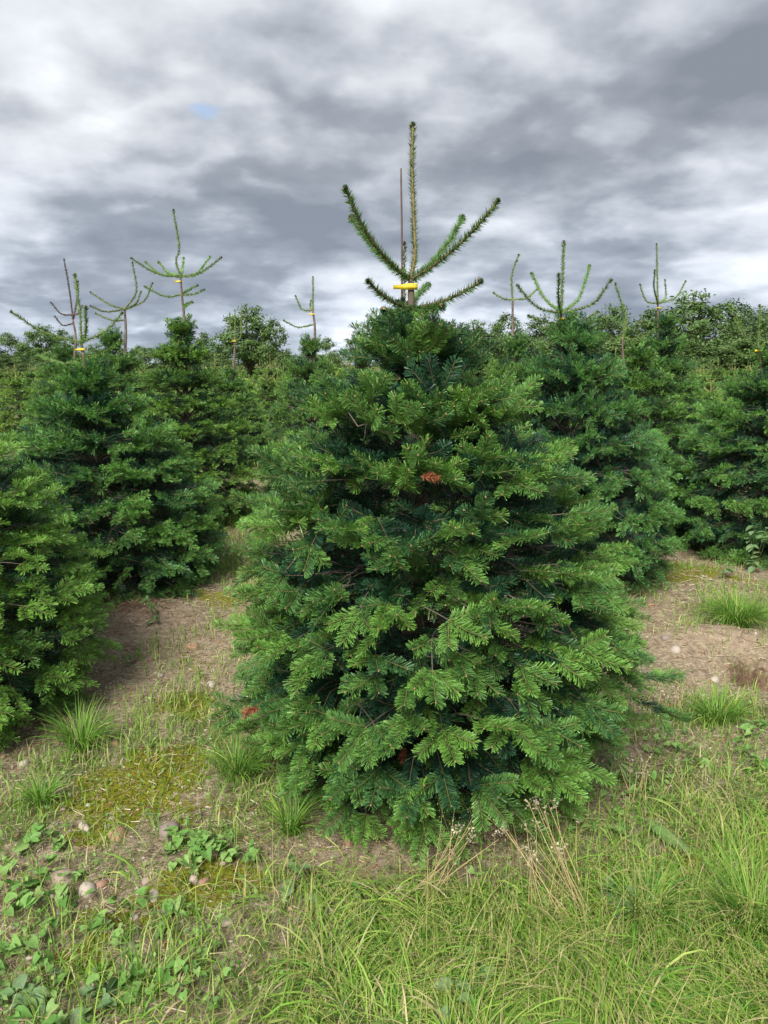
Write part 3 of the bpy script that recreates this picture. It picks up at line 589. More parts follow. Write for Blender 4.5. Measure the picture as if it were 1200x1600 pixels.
# ------------------------------------------------------------------ broadleaf trees beyond the field
def broad_lib(key, seed, shape, leafcol, nclump=150, per=70, leaf=.20):
    """shape: list of lobes (x, y, z, r) of a crown about 7 m tall"""
    rg = np.random.default_rng(seed); mb = MB(); lob = np.array(shape); wgt = lob[:, 3]**2; wgt /= wgt.sum()
    k = rg.choice(len(lob), nclump, p=wgt); d = nrm(rg.normal(size=(nclump, 3))+[0, 0, .25]); cc = lob[k, :3]+d*lob[k, 3:4]*rg.uniform(.55, 1.05, (nclump, 1)); cr = rg.uniform(.28, .62, nclump)
    i = np.repeat(np.arange(nclump), per); n = len(i); o = rg.normal(0, .5, (n, 3))*cr[i][:, None]*[1.1, 1.1, .75]
    p = cc[i]+o; nr = nrm(d[i]*.6+nrm(o)*.5+rg.normal(0, .55, (n, 3))+[0, 0, .3]); a = nrm(np.cross(nr, rg.normal(size=(n, 3)))); b = np.cross(nr, a); s = leaf*rg.uniform(.6, 1.2, (n, 1))
    V = np.stack([p-a*s*.5, p-b*s*.32, p+a*s*.5, p+b*s*.32], 1)
    cv = rg.uniform(.7, 1.3, nclump)[i][:, None]*rg.uniform(.75, 1.25, (n, 1)); mb.add(V, np.arange(n*4).reshape(-1, 4), None, np.array(leafcol)*cv*(1+rg.normal(0, .05, (n, 3))))
    tk = MB(); tube(tk, [[0, 0, -.1], [.05, 0, 1.5], [.0, .05, 3.2]], [.26, .2, .15], 7)
    for q in range(0, nclump, 5):
        tube(tk, bez(np.array([0, 0, rg.uniform(1.2, 3)]), np.array([*(cc[q][:2]*.4), cc[q][2]*.6+.8]), cc[q], 5), np.linspace(.10, .02, 5), 4)
    LIB[key] = (mb.mesh('crown', [M_BROAD]), tk.mesh('trunk', [M_BROADBARK], True))
broad_lib('round', 401, [(0, 0, 4.6, 2.0), (1.5, .3, 3.8, 1.5), (-1.5, -.2, 3.7, 1.6), (.4, -.9, 2.6, 1.7), (-1.2, .4, 2.2, 1.3), (1.6, -.3, 2.2, 1.3), (.3, 0, 5.8, 1.1)], (.085, .155, .038))
broad_lib('lumpy', 402, [(0, 0, 4.2, 1.6), (1.8, 0, 3.2, 1.4), (-1.9, .2, 3.1, 1.3), (.9, -.6, 2.0, 1.5), (-.9, -.4, 1.9, 1.4), (-.7, .3, 5.3, 1.0), (2.6, 0, 1.7, 1.1), (-2.5, 0, 1.6, 1.1)], (.095, .16, .045))
broad_lib('thin', 403, [(0, 0, 5.6, .9), (.6, 0, 4.6, 1.0), (-.5, .1, 4.2, 1.0), (.1, -.3, 3.0, 1.3), (.9, 0, 2.2, 1.0), (-.9, 0, 2.1, 1.0)], (.06, .11, .04), 90, 55)
def broad(key, px, top, Y, wid, label, group=None, rot=0.):
    p = onY(px, top, Y); c, t = LIB[key]; h = {'round': 6.9, 'lumpy': 6.3, 'thin': 6.5}[key]
    r = empty('broadleaf_tree', (p[0], Y, float(gz(p[0], Y)))); sz = (p[2]-r.location.z)/h; r.scale = (sz*wid, sz*wid, sz); r.rotation_euler = (0, 0, rot)
    tag(r, label, 'tree', group or 'broadleaf trees beyond the plantation'); link('crown', c, r); link('trunk', t, r)
broad('round', 385, 478, 52, 1.15, 'large rounded dark broadleaf tree above the pale tagged fir', rot=1)
broad('lumpy', 428, 500, 50, .9, 'lower shoulder of dark leaves beside the large rounded tree', rot=2)
broad('round', 1085, 458, 60, 1.35, 'big domed bright broadleaf tree in the hedgerow behind the straight leader', rot=4)
broad('lumpy', 1010, 484, 63, 1.1, 'low spreading broadleaf tree beside the domed hedgerow tree', rot=2.5)
broad('thin', 1158, 466, 66, 1.1, 'thin dark open crowned tree behind the hedgerow', rot=.5)
broad('lumpy', 1140, 474, 64, 1., 'leafy tree standing between the domed tree and the thin open one', rot=5)
for px, top, Y, wd, k, ro in ((955, 478, 66, 1.1, 'round', 0), (905, 488, 70, 1.2, 'lumpy', 1), (850, 494, 70, 1.2, 'round', 3), (790, 492, 74, 1.2, 'lumpy', 2), (740, 502, 74, 1.1, 'round', 5), (1190, 482, 68, 1.2, 'round', 2.2), (1215, 476, 70, 1.2, 'lumpy', 4), (690, 508, 78, 1.2, 'lumpy', .3), (560, 520, 80, 1.2, 'round', 1.4), (505, 528, 84, 1.2, 'lumpy', 3.3)):
    broad(k, px, top, Y, wd, 'broadleaf tree in the even far hedgerow behind the firs', 'far hedgerow trees', ro)
for px, top, Y, wd, k, ro in ((15, 520, 85, 1.2, 'lumpy', 0), (62, 508, 80, 1.2, 'round', 1), (100, 516, 88, 1.2, 'lumpy', 2), (150, 538, 90, 1.3, 'round', 3), (210, 540, 92, 1.3, 'lumpy', 4), (270, 540, 92, 1.3, 'round', 5), (325, 520, 80, 1.1, 'lumpy', 1.1), (-30, 515, 84, 1.2, 'round', 2.1)):
    broad(k, px, top, Y, wd, 'distant low broadleaf tree on the skyline past the purple leader', 'skyline trees past the left row', ro)
for px in range(700, 1260, 45):
    broad('lumpy', px, 526+random.uniform(-8, 8), 56+random.uniform(-3, 3), 2.0, 'low bush in the hedgerow at the edge of the plantation', 'hedgerow bushes', random.uniform(0, 6))
for px in range(-40, 560, 55):
    broad('lumpy', px, 549+random.uniform(-8, 8), 60+random.uniform(-3, 3), 2.0, 'low bush on the far edge of the field', 'field edge bushes', random.uniform(0, 6))

# ------------------------------------------------------------------ stake
def stake():
    a, b = onY(628, 470, 3.02), onY(626.5, 263, 3.02); mb = MB(); base = np.array([a[0]+.004, 3.02, float(gz(a[0], 3.02))-.05])
    P = poly_curve([base, a, b], 20); tube(mb, P-base, np.linspace(.0048, .0034, 20)*(1+.08*np.sin(np.arange(20)*2.1)), 7); 
    o = link('cane_stake', mb.mesh('cane_stake', [M_CANE], True), None, base); tag(o, 'thin straight brown cane standing behind the leader of the foreground fir', 'stake')
stake()

# ------------------------------------------------------------------ stones
def stone_mesh(seed):
    rg = np.random.default_rng(seed); import bmesh
    bm = bmesh.new(); bmesh.ops.create_icosphere(bm, subdivisions=2, radius=1)
    for v in bm.verts:
        c = v.co; k = 1+.16*math.sin(2.1*c.x+seed)+.13*math.sin(2.7*c.y+seed*2)+.10*math.sin(4*c.z+seed*1.7)+rg.normal(0, .018); v.co = c*k
    me = bpy.data.meshes.new('stone'); bm.to_mesh(me); bm.free(); me.polygons.foreach_set('use_smooth', np.ones(len(me.polygons), bool))
    return me
STONE_COL = [(.28, .22, .17), (.32, .20, .125), (.36, .31, .26), (.22, .175, .15), (.40, .34, .28), (.27, .16, .115)]
STONES = []
for s in range(12):
    me = stone_mesh(s); c = STONE_COL[s % 6]; a = me.attributes.new('tint', 'FLOAT_COLOR', 'FACE'); a.data.foreach_set('color', np.tile([*c, 1.], len(me.polygons)).astype(np.float32)); me.materials.append(M_STONE); STONES.append(me)
def stone(x, y, r, k, label, group=None, flat=.6):
    o = link('stone', STONES[k % 12], None, (x, y, float(gz(x, y))+r*flat*(.35 if r < .012 else .05))); o.scale = (r, r*random.uniform(.65, .95), r*flat); o.rotation_euler = (random.uniform(-.2, .2), random.uniform(-.2, .2), random.uniform(0, 6.28)); tag(o, label, 'stone', group)
for px, py, w_, k, lb in ((183, 1299, 34, 1, 'tan orange rounded stone lying on the moss'), (205, 1481, 30, 0, 'pale round stone lying among straw litter below the mossy strip'), (262, 1297, 46, 3, 'flat dark grey brown stone half sunk beside the heart shaped leaves'), (138, 1390, 34, 2, 'flat pinkish grey stone between moss and bindweed'), (132, 1288, 24, 4, 'pale flat stone on the mossy strip above the bindweed'), (263, 1420, 24, 3, 'brown stone in the dark moss'), (318, 1370, 20, 5, 'small reddish stone at the edge of the heart shaped leaves'), (515, 1416, 22, 3, 'round grey brown stone in front of the lowest fir boughs'), (55, 1300, 20, 4, 'pale pebble sized stone beside the loose grass tuft'), (355, 1440, 22, 2, 'pale stone at the rim of the lodged grass'), (90, 1235, 20, 0, 'grey tan stone on the litter above the mossy strip'), (240, 1395, 22, 4, 'pale stone standing out of the dark moss'), (160, 1380, 20, 5, 'reddish brown stone below the tan orange one'), (60, 1460, 26, 3, 'dull brown stone among bindweed near the bottom edge'), (330, 1075, 18, 2, 'pale stone on the soil path by the red tipped bough'), (250, 1060, 16, 4, 'whitish stone on the bare soil path'), (190, 1562, 26, 1, 'tan upright stone by the dry litter'), (95, 1372, 44, 0, 'long grey brown stone under the bindweed stems'), (1040, 1018, 16, 3, 'round dark stone by the soil mound'), (1054, 1030, 20, 2, 'flat pale stone leaning on the round one by the soil mound'), (1117, 1058, 26, 4, 'pale pinkish stone at the lip of the burrow'), (180, 1160, 14, 1, 'rounded tan stone near the grass tuft'), (36, 1188, 16, 2, 'pale stone in the shade under the left boughs'), (544, 1300, 24, 1, 'reddish stone tucked under the lowest boughs'), (300, 1015, 20, 1, 'tan stone on the bare soil path')):
    x, y = ground_at(px, py); dep = y*CP+CAM_H*SP; stone(x, y, w_*.5*dep/FPX, k, lb, flat=.7)
def pebbles():
    rg = np.random.default_rng(12); n = 0
    while n < 285:
        px, py = (rg.uniform(0, 420), rg.uniform(900, 1560)) if rg.random() < .68 else (rg.uniform(880, 1200), rg.uniform(930, 1420)) if rg.random() < .8 else (rg.uniform(440, 640), rg.uniform(1290, 1440))
        x, y = ground_at(px, py)
        if math.hypot(x-HX, y-HY) < .6 or zone(x, y, Z_GRASS[:5]) > .5: continue
        r = min(.019, .0078*float(rg.lognormal(0, .42))); stone(x, y, r, int(rg.integers(12)), 'small rounded pebble lying on the soil between the firs', 'pebbles on the soil', rg.uniform(.5, .8)); n += 1
    # gravel too fine to pick apart
    mb = MB(); N = 9500; px = rg.uniform(-50, 1250, N); py = 880+680*rg.random(N)**.8
    g = np.array([ground_at(a, b) for a, b in zip(px, py)]); keep = (rg.random(N) < .25+.75*zone(g[:, 0], g[:, 1], Z_SOIL)) & (zone(g[:, 0], g[:, 1], Z_GRASS[:4]) < .6); g = g[keep]; n = len(g)
    r = .0030*np.exp(rg.normal(0, .45, n)); z = gz(g[:, 0], g[:, 1]); o = np.array([[1, 0, 0], [0, 1, 0], [-1, 0, 0], [0, -1, 0], [0, 0, .7]])
    V = np.stack([g[:, 0], g[:, 1], z+.0005], 1)[:, None]+o[None]*r[:, None, None]*rg.uniform(.7, 1.4, (n, 5, 1))
    F = (np.arange(n)[:, None, None]*5+np.array([[0, 1, 4], [1, 2, 4], [2, 3, 4], [3, 0, 4]])[None]).reshape(-1, 3)
    mb.add(V, None, F, np.repeat(np.array(STONE_COL)[rg.integers(6, size=n)]*rg.uniform(.8, 1.3, (n, 1)), 4, 0)); o = link('gravel', mb.mesh('gravel', [M_STONE])); tag(o, 'fine gravel scattered over the bare soil', kind='stuff')
pebbles()

# ------------------------------------------------------------------ grass, litter
def blades(mb, x, y, ang, ln, wdt, arch, col, rg, nseg=4, lift=.9, z0=None):
    """curved strips: root (x,y), heading ang, length, width, arch 0 upright .. 1 lying down"""
    n = len(x); z = gz(x, y)-.004 if z0 is None else z0; h = np.stack([np.cos(ang), np.sin(ang)], 1); pts = []; p = np.stack([x, y, z], 1); el = R(88)-arch*R(30)*rg.uniform(.6, 1.3, n)
    pts.append(p)
    for k in range(nseg):
        st = ln/nseg; d = np.concatenate([h*np.cos(el)[:, None], np.sin(el)[:, None]*lift], 1); p = p+d*st[:, None]
        fl = gz(p[:, 0], p[:, 1])+.004; p[:, 2] = np.maximum(p[:, 2], fl); pts.append(p); el = el-arch*R(150)/nseg*rg.uniform(.6, 1.3, n); el = np.maximum(el, R(-60))
    pts = np.stack(pts, 1); sd_ = np.stack([-h[:, 1], h[:, 0], rg.normal(0, .35, n)], 1); sd_ = nrm(sd_); tp = np.array([.75, 1, .9, .6, .12])[np.round(np.linspace(0, 4, nseg+1)).astype(int)]
    A = pts-sd_[:, None]*wdt[:, None, None]*tp[None, :, None]*.5; B = pts+sd_[:, None]*wdt[:, None, None]*tp[None, :, None]*.5
    V = np.stack([A, B], 2).reshape(n, -1, 3); f = np.array([[2*k, 2*k+1, 2*k+3, 2*k+2] for k in range(nseg)]); F = (np.arange(n)[:, None, None]*(2*nseg+2)+f[None]).reshape(-1, 4)
    mb.add(V, F, None, np.repeat(col, nseg, 0))
    return pts
GC = np.array([[.155, .31, .040], [.235, .37, .060], [.085, .22, .035], [.32, .40, .10], [.45, .40, .21]])
def gcol(n, rg, p=(.28, .29, .13, .18, .12)):
    return GC[rg.choice(5, n, p=p)]*rg.uniform(.72, 1.28, (n, 1))
def in_px(rg, n, x0, x1, y0, y1):
    g = np.array([ground_at(a, b) for a, b in zip(rg.uniform(x0, x1, n), rg.uniform(y0, y1, n))]); return g[:, 0], g[:, 1]
def grass():
    rg = np.random.default_rng(31)
    # long lodged grass in the foreground: neighbouring blades lean the same way
    mb = MB(); N = 70000; x = rg.uniform(-.95, 1.9, N); y = rg.uniform(1.15, 2.75, N)
    d = zone(x, y, [(800, 1530, .62, .34, 1.3), (1100, 1480, .5, .36, 1.3), (600, 1530, .30, .2, 1.1), (1230, 1350, .35, .35, 1.0), (450, 1590, .16, .10, .9), (900, 1440, .3, .2, .8)])
    k = (rg.random(N) < d-.12+1.3*(n2.fbm(x*5, y*5, 3)-.5)) & (np.hypot(x-HX, y-HY) > .62); x, y = x[k], y[k]; n = len(x)
    ang = 6.28*2.6*n1.fbm(x*2.2+4, y*2.2, 2)+rg.normal(0, .6, n); ln = rg.uniform(.08, .27, n)*(.5+.85*n3.fbm(x*4, y*4, 2)); ar = np.clip(rg.normal(1.15, .32, n), .2, 1.7)
    blades(mb, x, y, ang, ln, np.where(rg.random(n) < .3, rg.uniform(.0028, .0062, n), rg.uniform(.001, .0028, n)), ar, gcol(n, rg), rg, 5)
    o = link('meadow_grass', mb.mesh('meadow_grass', [M_GRASS])); tag(o, 'long lodged pale green grass in front of the big fir', kind='stuff'); print('lodged', n)
    # fine seed stems of the same grass
    mb = MB(); N = 1500; x = rg.uniform(-.5, 1.7, N); y = rg.uniform(1.2, 2.5, N); k = rg.random(N) < zone(x, y, Z_GRASS[:4]); x, y = x[k], y[k]; n = len(x)
    pts = blades(mb, x, y, rg.uniform(0, 6.28, n), rg.uniform(.22, .42, n), np.full(n, .0013), np.clip(rg.normal(.55, .2, n), .2, 1), np.array([.36, .33, .13])*rg.uniform(.7, 1.2, (n, 1)), rg, 5)
    # loose panicles
    m = 16; i = np.repeat(np.arange(n), m); t = rg.uniform(0, 1, len(i))[:, None]; p = pts[i, 3]+(pts[i, 5]-pts[i, 3])*t+rg.normal(0, .008, (len(i), 3)); dd = nrm(rg.normal(size=(len(i), 3)))*.004; e = np.cross(dd, [0, 0, 1.])*.35
    mb.add(np.stack([p-dd, p-e, p+dd, p+e], 1), np.arange(len(i)*4).reshape(-1, 4), None, np.array([.30, .32, .10])*rg.uniform(.7, 1.3, (len(i), 1)))
    o = link('seeding_grass', mb.mesh('seeding_grass', [M_GRASS])); tag(o, 'thin seeding grass stems with loose panicles', kind='stuff')
    # short sparse grass everywhere else between the trees
    mb = MB(); N = 165000; x = rg.uniform(-3.4, 3.6, N); y = 1.3+6.2*rg.random(N)**1.25
    d = zone(x, y, Z_GRASS)+2.2*np.clip(n3.fbm(x*3, y*3, 3)-.40, 0, 1)+.6*zone(x, y, Z_WEED)-.25*zone(x, y, Z_SOIL); k = (rg.random(N) < d*.8) & (np.hypot(x-HX, y-HY) > .55); x, y = x[k], y[k]; n = len(x)
    blades(mb, x, y, rg.uniform(0, 6.28, n), rg.uniform(.03, .12, n)*(.7+.6*n1.fbm(x*6, y*6, 2)), rg.uniform(.0016, .0036, n)*(1+.12*y), np.clip(rg.normal(.5, .25, n), .05, 1.1), gcol(n, rg), rg, 2)
    o = link('short_grass', mb.mesh('short_grass', [M_GRASS])); tag(o, 'short sparse grass on the soil between the firs', kind='stuff'); print('short', n)
    # rough grass under the far rows
    mb = MB(); N = 18000; y = 6.5+16*rg.random(N)**1.4; x = rg.uniform(-.62, .62, N)*y*1.1
    k = ~((x > -9.5) & (x < -6) & (y > 12.5) & (y < 16.5)); x, y = x[k], y[k]; n = len(x)
    blades(mb, x, y, rg.uniform(0, 6.28, n), rg.uniform(.07, .22, n), rg.uniform(.004, .008, n)*(.6+.07*y), np.clip(rg.normal(.5, .25, n), .05, 1.1), gcol(n, rg), rg, 2)
    o = link('rough_grass', mb.mesh('rough_grass', [M_GRASS])); tag(o, 'rough grass growing under the farther rows', kind='stuff')
    # tufts that stand out one by one
    for px, py, rr, nb, h, lb in ((1150, 985, .16, 620, .30, 'thick grass tuft spilling over the soil mound'), (128, 1165, .09, 330, .24, 'bright grass tuft under the left boughs'), (1120, 1125, .12, 330, .20, 'upright grass tuft below the burrow'), (1180, 1440, .13, 420, .26, 'fine upright grass tuft at the edge of the lodged grass'), (455, 1290, .05, 170, .22, 'dark narrow grass tuft against the left side of the foreground fir'), (60, 1250, .07, 160, .14, 'low loose grass tuft on the litter near the left boughs'), (155, 1520, .025, 60, .06, 'tiny dark grass tuft on the moss'), (370, 1200, .12, 260, .20, 'wispy grass tuft by the red tipped bough'), (1010, 1420, .09, 240, .2, 'blue green grass tuft beside the dry stalks')):
        gx, gy = ground_at(px, py); a = rg.uniform(0, 6.28, nb); q = rr*np.sqrt(rg.random(nb)); ox, oy = q*np.cos(a)*.55, q*np.sin(a)*.45; zz = float(gz(gx, gy))
        mb = MB(); blades(mb, gx+ox, gy+oy, a+rg.normal(0, .5, nb), h*rg.uniform(.5, 1.15, nb), rg.uniform(.0022, .0042, nb), np.clip(rg.normal(.55, .2, nb), .1, 1.1), gcol(nb, rg, (.4, .2, .33, .05, .02)), rg, 5)
        me = mb.mesh('grass_tuft', [M_GRASS]); co = np.empty(len(me.vertices)*3, np.float32); me.vertices.foreach_get('co', co); co = co.reshape(-1, 3)-np.array([gx, gy, zz], np.float32); me.vertices.foreach_set('co', co.ravel())
        o = link('grass_tuft', me, None, (gx, gy, zz)); tag(o, lb, 'grass tuft', 'grass tufts between the firs')
    # cushions of moss
    mb = MB(); N = 60000; x = rg.uniform(-1.9, 1.9, N); y = 1.35+3.2*rg.random(N)**1.2; mz = zone(x, y, Z_MOSS)+1.3*(n4.fbm(x*6, y*6, 3)-.5)+.9*(n1.fbm(x*16, y*16, 2)-.5)
    k = (mz > .52) & (rg.random(N) < .8) & (np.hypot(x-HX, y-HY) > .55); x, y = x[k], y[k]; n = len(x); hgt = .004+.020*np.clip(mz[k]-.5, 0, .6)*rg.uniform(.5, 1.4, n)
    p = np.stack([x, y, gz(x, y)-.001], 1); a = rg.uniform(0, 6.28, n); wv = np.stack([np.cos(a), np.sin(a), 0*a], 1)*rg.uniform(.0025, .006, (n, 1)); tip = p+np.stack([rg.normal(0, .004, n), rg.normal(0, .004, n), hgt], 1)
    mb.add(np.stack([p-wv, p+wv, tip], 1), None, np.arange(n*3).reshape(-1, 3), np.array([.17, .185, .018])*rg.uniform(.55, 1.5, (n, 1))); o = link('moss', mb.mesh('moss', [M_GRASS])); tag(o, 'low cushions of yellow green moss on the soil', kind='stuff'); print('moss', n)
    # straw and fallen needles
    mb = MB(); N = 72000; x = rg.uniform(-2.6, 2.8, N); y = 1.3+5.2*rg.random(N)**1.3; k = (rg.random(N) < .55+.5*n4.fbm(x*4, y*4, 2)-.8*zone(x, y, Z_GRASS[:3])-.35*zone(x, y, [(1110, 1010, .42, .24, 1.3)])); x, y = x[k], y[k]; n = len(x)
    a = rg.uniform(0, 6.28, n); ln = .024*np.exp(rg.normal(0, .6, n))*(.75+.12*y); wd = rg.uniform(.0011, .0028, n)*(.6+.28*y); z = gz(x, y)+rg.uniform(.001, .007, n); dx = np.stack([np.cos(a)*ln, np.sin(a)*ln, rg.normal(0, .12, n)*ln], 1)*.5; dw = np.stack([-np.sin(a)*wd, np.cos(a)*wd, rg.normal(0, .4, n)*wd], 1)*.5; p = np.stack([x, y, z], 1)
    LC = np.array([[.42, .35, .23], [.30, .23, .15], [.20, .13, .085], [.52, .46, .34], [.33, .12, .06]])
    mb.add(np.stack([p-dx-dw, p-dx+dw, p+dx+dw*.6, p+dx-dw*.6], 1), np.arange(n*4).reshape(-1, 4), None, LC[rg.choice(5, n, p=(.3, .3, .2, .15, .05))]*rg.uniform(.7, 1.2, (n, 1)))
    o = link('litter', mb.mesh('litter', [M_DRY])); tag(o, 'dry straw and fallen needles littering the soil', kind='stuff')
grass()

# ------------------------------------------------------------------ weeds
def leaf_mesh(name, outline, fold=.25, curl=.2, col=(.12, .22, .055), tip=.0):
    """outline: half widths along the midrib"""
    mb = MB(); n = len(outline); rows = []
    for t, wv, back in outline:
        z = -curl*t*t; rows.append([[-wv, t-back, z+fold*wv], [-wv*.5, t-back*.4, z+fold*wv*.35], [0, t, z], [wv*.5, t-back*.4, z+fold*wv*.35], [wv, t-back, z+fold*wv]])
    V = np.array(rows).reshape(-1, 3); q = [[r*5+k, r*5+k+1, r*5+6+k, r*5+5+k] for r in range(n-1) for k in range(4)]
    g = np.random.default_rng(len(name)+n); mb.add(V, q, None, np.array(col)*g.uniform(.9, 1.12, (len(q), 1))); return mb.mesh(name, [M_LEAF], True)
HEART = [(.0, .10, .0), (.02, .34, .26), (.12, .50, .20), (.3, .50, .05), (.55, .36, 0), (.8, .16, 0), (1., .01, 0)]
OVAL = [(.0, .03, 0), (.2, .22, 0), (.45, .33, 0), (.7, .26, 0), (.9, .1, 0), (1., .01, 0)]
LANCE = [(.0, .02, 0), (.25, .13, 0), (.5, .16, 0), (.75, .1, 0), (1., .01, 0)]
LEAVES = {'heart': [leaf_mesh('leaf', HEART, f, c, k) for f, c, k in ((.3, .2, (.14, .29, .065)), (.5, .35, (.10, .23, .045)), (.15, .1, (.19, .34, .09)), (.4, .5, (.21, .34, .10)))],
          'oval': [leaf_mesh('leaf', OVAL, f, c, k) for f, c, k in ((.3, .2, (.115, .205, .08)), (.45, .35, (.14, .24, .09)), (.2, .3, (.16, .25, .12)))],
          'lance': [leaf_mesh('leaf', LANCE, f, c, k) for f, c, k in ((.3, .3, (.11, .2, .055)), (.5, .5, (.15, .25, .08)))]}
def weed(name, px, py, kind, nl, spread, size, label, cat, rg, height=.05, vines=3, group=None, upright=False):
    gx, gy = ground_at(px, py); zz = float(gz(gx, gy)); root = empty(name, (gx, gy, zz)); tag(root, label, cat, group)
    mb = MB(); spots = []
    for v in range(vines):
        a = rg.uniform(0, 6.28); P = [np.array([0, 0, 0.])]; d = np.array([math.cos(a), math.sin(a)])
        ns = 6
        for k in range(ns):
            if upright:
                q = P[-1]+np.array([*(d*spread/ns*.35), height/ns])+np.append(rg.normal(0, spread*.03, 2), 0)
            else:
                d = unit(d+rg.normal(0, .45, 2)); q = P[-1]+np.append(d*spread/ns, 0); q[2] = float(gz(gx+q[0], gy+q[1]))-zz+height*(.35+.65*rg.random())*math.sin(math.pi*min(1, (k+1.5)/(ns+1)))+.006
            P.append(q)
        C = poly_curve(P, 22); tube(mb, C, np.linspace(.0016, .0009, 22), 4, np.array([.20, .24, .085])*rg.uniform(.85, 1.15)); spots += [(C[i], unit(C[min(i+1, 21)]-C[i-1])) for i in range(2, 22)]
    link('stem', mb.mesh('stem', [M_LEAF], True), root)
    for k in rg.choice(len(spots), min(nl, len(spots)), replace=False):
        p, d = spots[k]; o = link('leaf', LEAVES[kind][rg.integers(len(LEAVES[kind]))], root); s = size*rg.uniform(.6, 1.15); a = rg.uniform(0, 6.28)
        o.location = (p[0]+math.cos(a)*.006, p[1]+math.sin(a)*.006, p[2]+rg.uniform(.002, .016)); o.scale = (s, s, s); o.rotation_euler = (rg.uniform(-.75, .25) if not upright else rg.uniform(-.5, .5), rg.normal(0, .35), a)
    return root
def weeds():
    rg = np.random.default_rng(55)
    bw = [(325, 1310, 20, .14, .040, 'bindweed with crowded heart shaped leaves beside the flat dark stone'), (300, 1345, 10, .1, .038, 'bindweed trailing heart shaped leaves over the dark moss'), (360, 1330, 12, .12, .034, 'bindweed climbing towards the left boughs of the foreground fir'),
          (30, 1330, 11, .13, .038, 'bindweed on the litter above the long stone'), (60, 1380, 12, .2, .036, 'bindweed sprawling over the long grey brown stone'), (110, 1440, 12, .2, .036, 'bindweed strung with pale stems across the moss'), (200, 1415, 8, .16, .036, 'bindweed stems crossing below the tan orange stone'), (30, 1480, 12, .2, .038, 'bindweed lying over dark moss near the bottom edge'), (90, 1530, 10, .18, .036, 'bindweed next to the tiny dark grass tuft'), (255, 1450, 7, .16, .034, 'bindweed reaching past the pale round stone'),
          (1100, 1185, 14, .2, .034, 'bindweed among pale grass below the burrow'), (1160, 1150, 12, .18, .034, 'bindweed beside the upright grass tuft'), (1180, 1210, 12, .18, .036, 'bindweed over the bank below the lone dense fir'), (945, 1290, 10, .12, .034, 'bindweed at the right foot of the foreground fir'), (980, 1230, 12, .15, .03, 'small leaved bindweed on litter near the fern like leaf'), (250, 1560, 9, .16, .034, 'bindweed lying along the grey dry twig'), (160, 1590, 10, .18, .036, 'bindweed between the broad leaved weed and the lodged grass'), (10, 1420, 10, .16, .036, 'bindweed hanging over the moss beside the long stone'), (690, 1352, 6, .1, .03, 'bindweed under the lowest front boughs'), (560, 1385, 7, .12, .03, 'bindweed in thin grass before the foreground fir'), (760, 1560, 6, .12, .03, 'bindweed half buried in the lodged grass'), (340, 1540, 8, .16, .028, 'bindweed crossing bare litter beside the lodged grass')]
    for px, py, nl, sp, s, lb in bw: weed('bindweed', px, py, 'heart', int(nl*2.1), sp*1.25, s*.95, lb, 'bindweed', rg, .05, 5, 'bindweed plants on the soil')
    for px, py, nl, lb in ((40, 1575, 14, 'clump of broad pale leaves at the bottom edge beside bindweed'), (130, 1590, 12, 'broad leaved weed in front of the tiny dark tuft'), (725, 1570, 9, 'broad leaved weed sunk in the middle of the lodged grass'), (1150, 1405, 9, 'broad leaved weed beside the fine upright grass tuft'), (985, 1395, 10, 'broad leaved weed by the sheaf of dry stalks'), (480, 1370, 9, 'broad leaved weed on thin litter before the foreground fir')): weed('broad_weed', px, py, 'oval', nl, .10, .062, lb, 'weed', rg, .05, 4, 'broad leaved weeds')
    weed('leafy_weed', 1178, 898, 'oval', 26, .16, .075, 'pale leafy upright weed in front of the lone dense fir', 'weed', rg, .36, 4, None, True)
    weed('leafy_weed', 1130, 910, 'oval', 12, .12, .05, 'low leafy weed at the foot of the taller pale weed', 'weed', rg, .12, 3, None, True)
    weed('leafy_weed', 243, 985, 'lance', 14, .1, .07, 'thin weed growing on the dark soil heap', 'weed', rg, .17, 2, None, True)
    weed('leafy_weed', 208, 1045, 'lance', 12, .07, .04, 'pale star topped seedling on the bare soil', 'weed', rg, .09, 2, None, True)
    weed('leafy_weed', 955, 1215, 'lance', 16, .14, .055, 'narrow leaved weed at the right edge of the foreground boughs', 'weed', rg, .1, 4, None, True)
    # the limp compound leaf
    gx, gy = ground_at(1010, 1288); ex, ey = ground_at(1080, 1322); zz = float(gz(gx, gy)); r = empty('fern_leaf', (gx, gy, zz)); tag(r, 'limp grey green compound leaf lying on the litter', 'leaf'); mb = MB()
    P = bez(np.array([0, 0, .05]), np.array([(ex-gx)*.5, (ey-gy)*.5, .06]), np.array([ex-gx, ey-gy, .015]), 14); tube(mb, P, np.linspace(.0022, .001, 14), 4, (.16, .2, .1)); link('stem', mb.mesh('stem', [M_LEAF], True), r)
    ang = math.atan2(ey-gy, ex-gx)
    for k in range(1, 14):
        for sg in (-1, 1):
            o = link('leaflet', LEAVES['lance'][0], r); o.location = P[k]; s = .05*(1-.55*abs(k-6)/8); o.scale = (s*1.4, s, s); o.rotation_euler = (-.45, 0, ang-math.pi/2+sg*R(58))
    # low ground cover too small to pick apart
    mb = MB(); N = 44000; x = rg.uniform(-2.2, 2.6, N); y = 1.3+4.5*rg.random(N)**1.3; k = (rg.random(N) < zone(x, y, Z_WEED)*1.0+.6*n2.fbm(x*4+3, y*4, 2)-.4*zone(x, y, Z_SOIL)) & (n4.fbm(x*9, y*9, 2) > .42); x, y = x[k], y[k]; n = len(x)
    nr = nrm(rg.normal(0, .45, (n, 3))+[0, -.1, 1]); a = nrm(np.cross(nr, rg.normal(size=(n, 3)))); b = np.cross(nr, a); s = rg.uniform(.004, .012, (n, 1)); p = np.stack([x, y, gz(x, y)+rg.uniform(.004, .05, n)], 1)
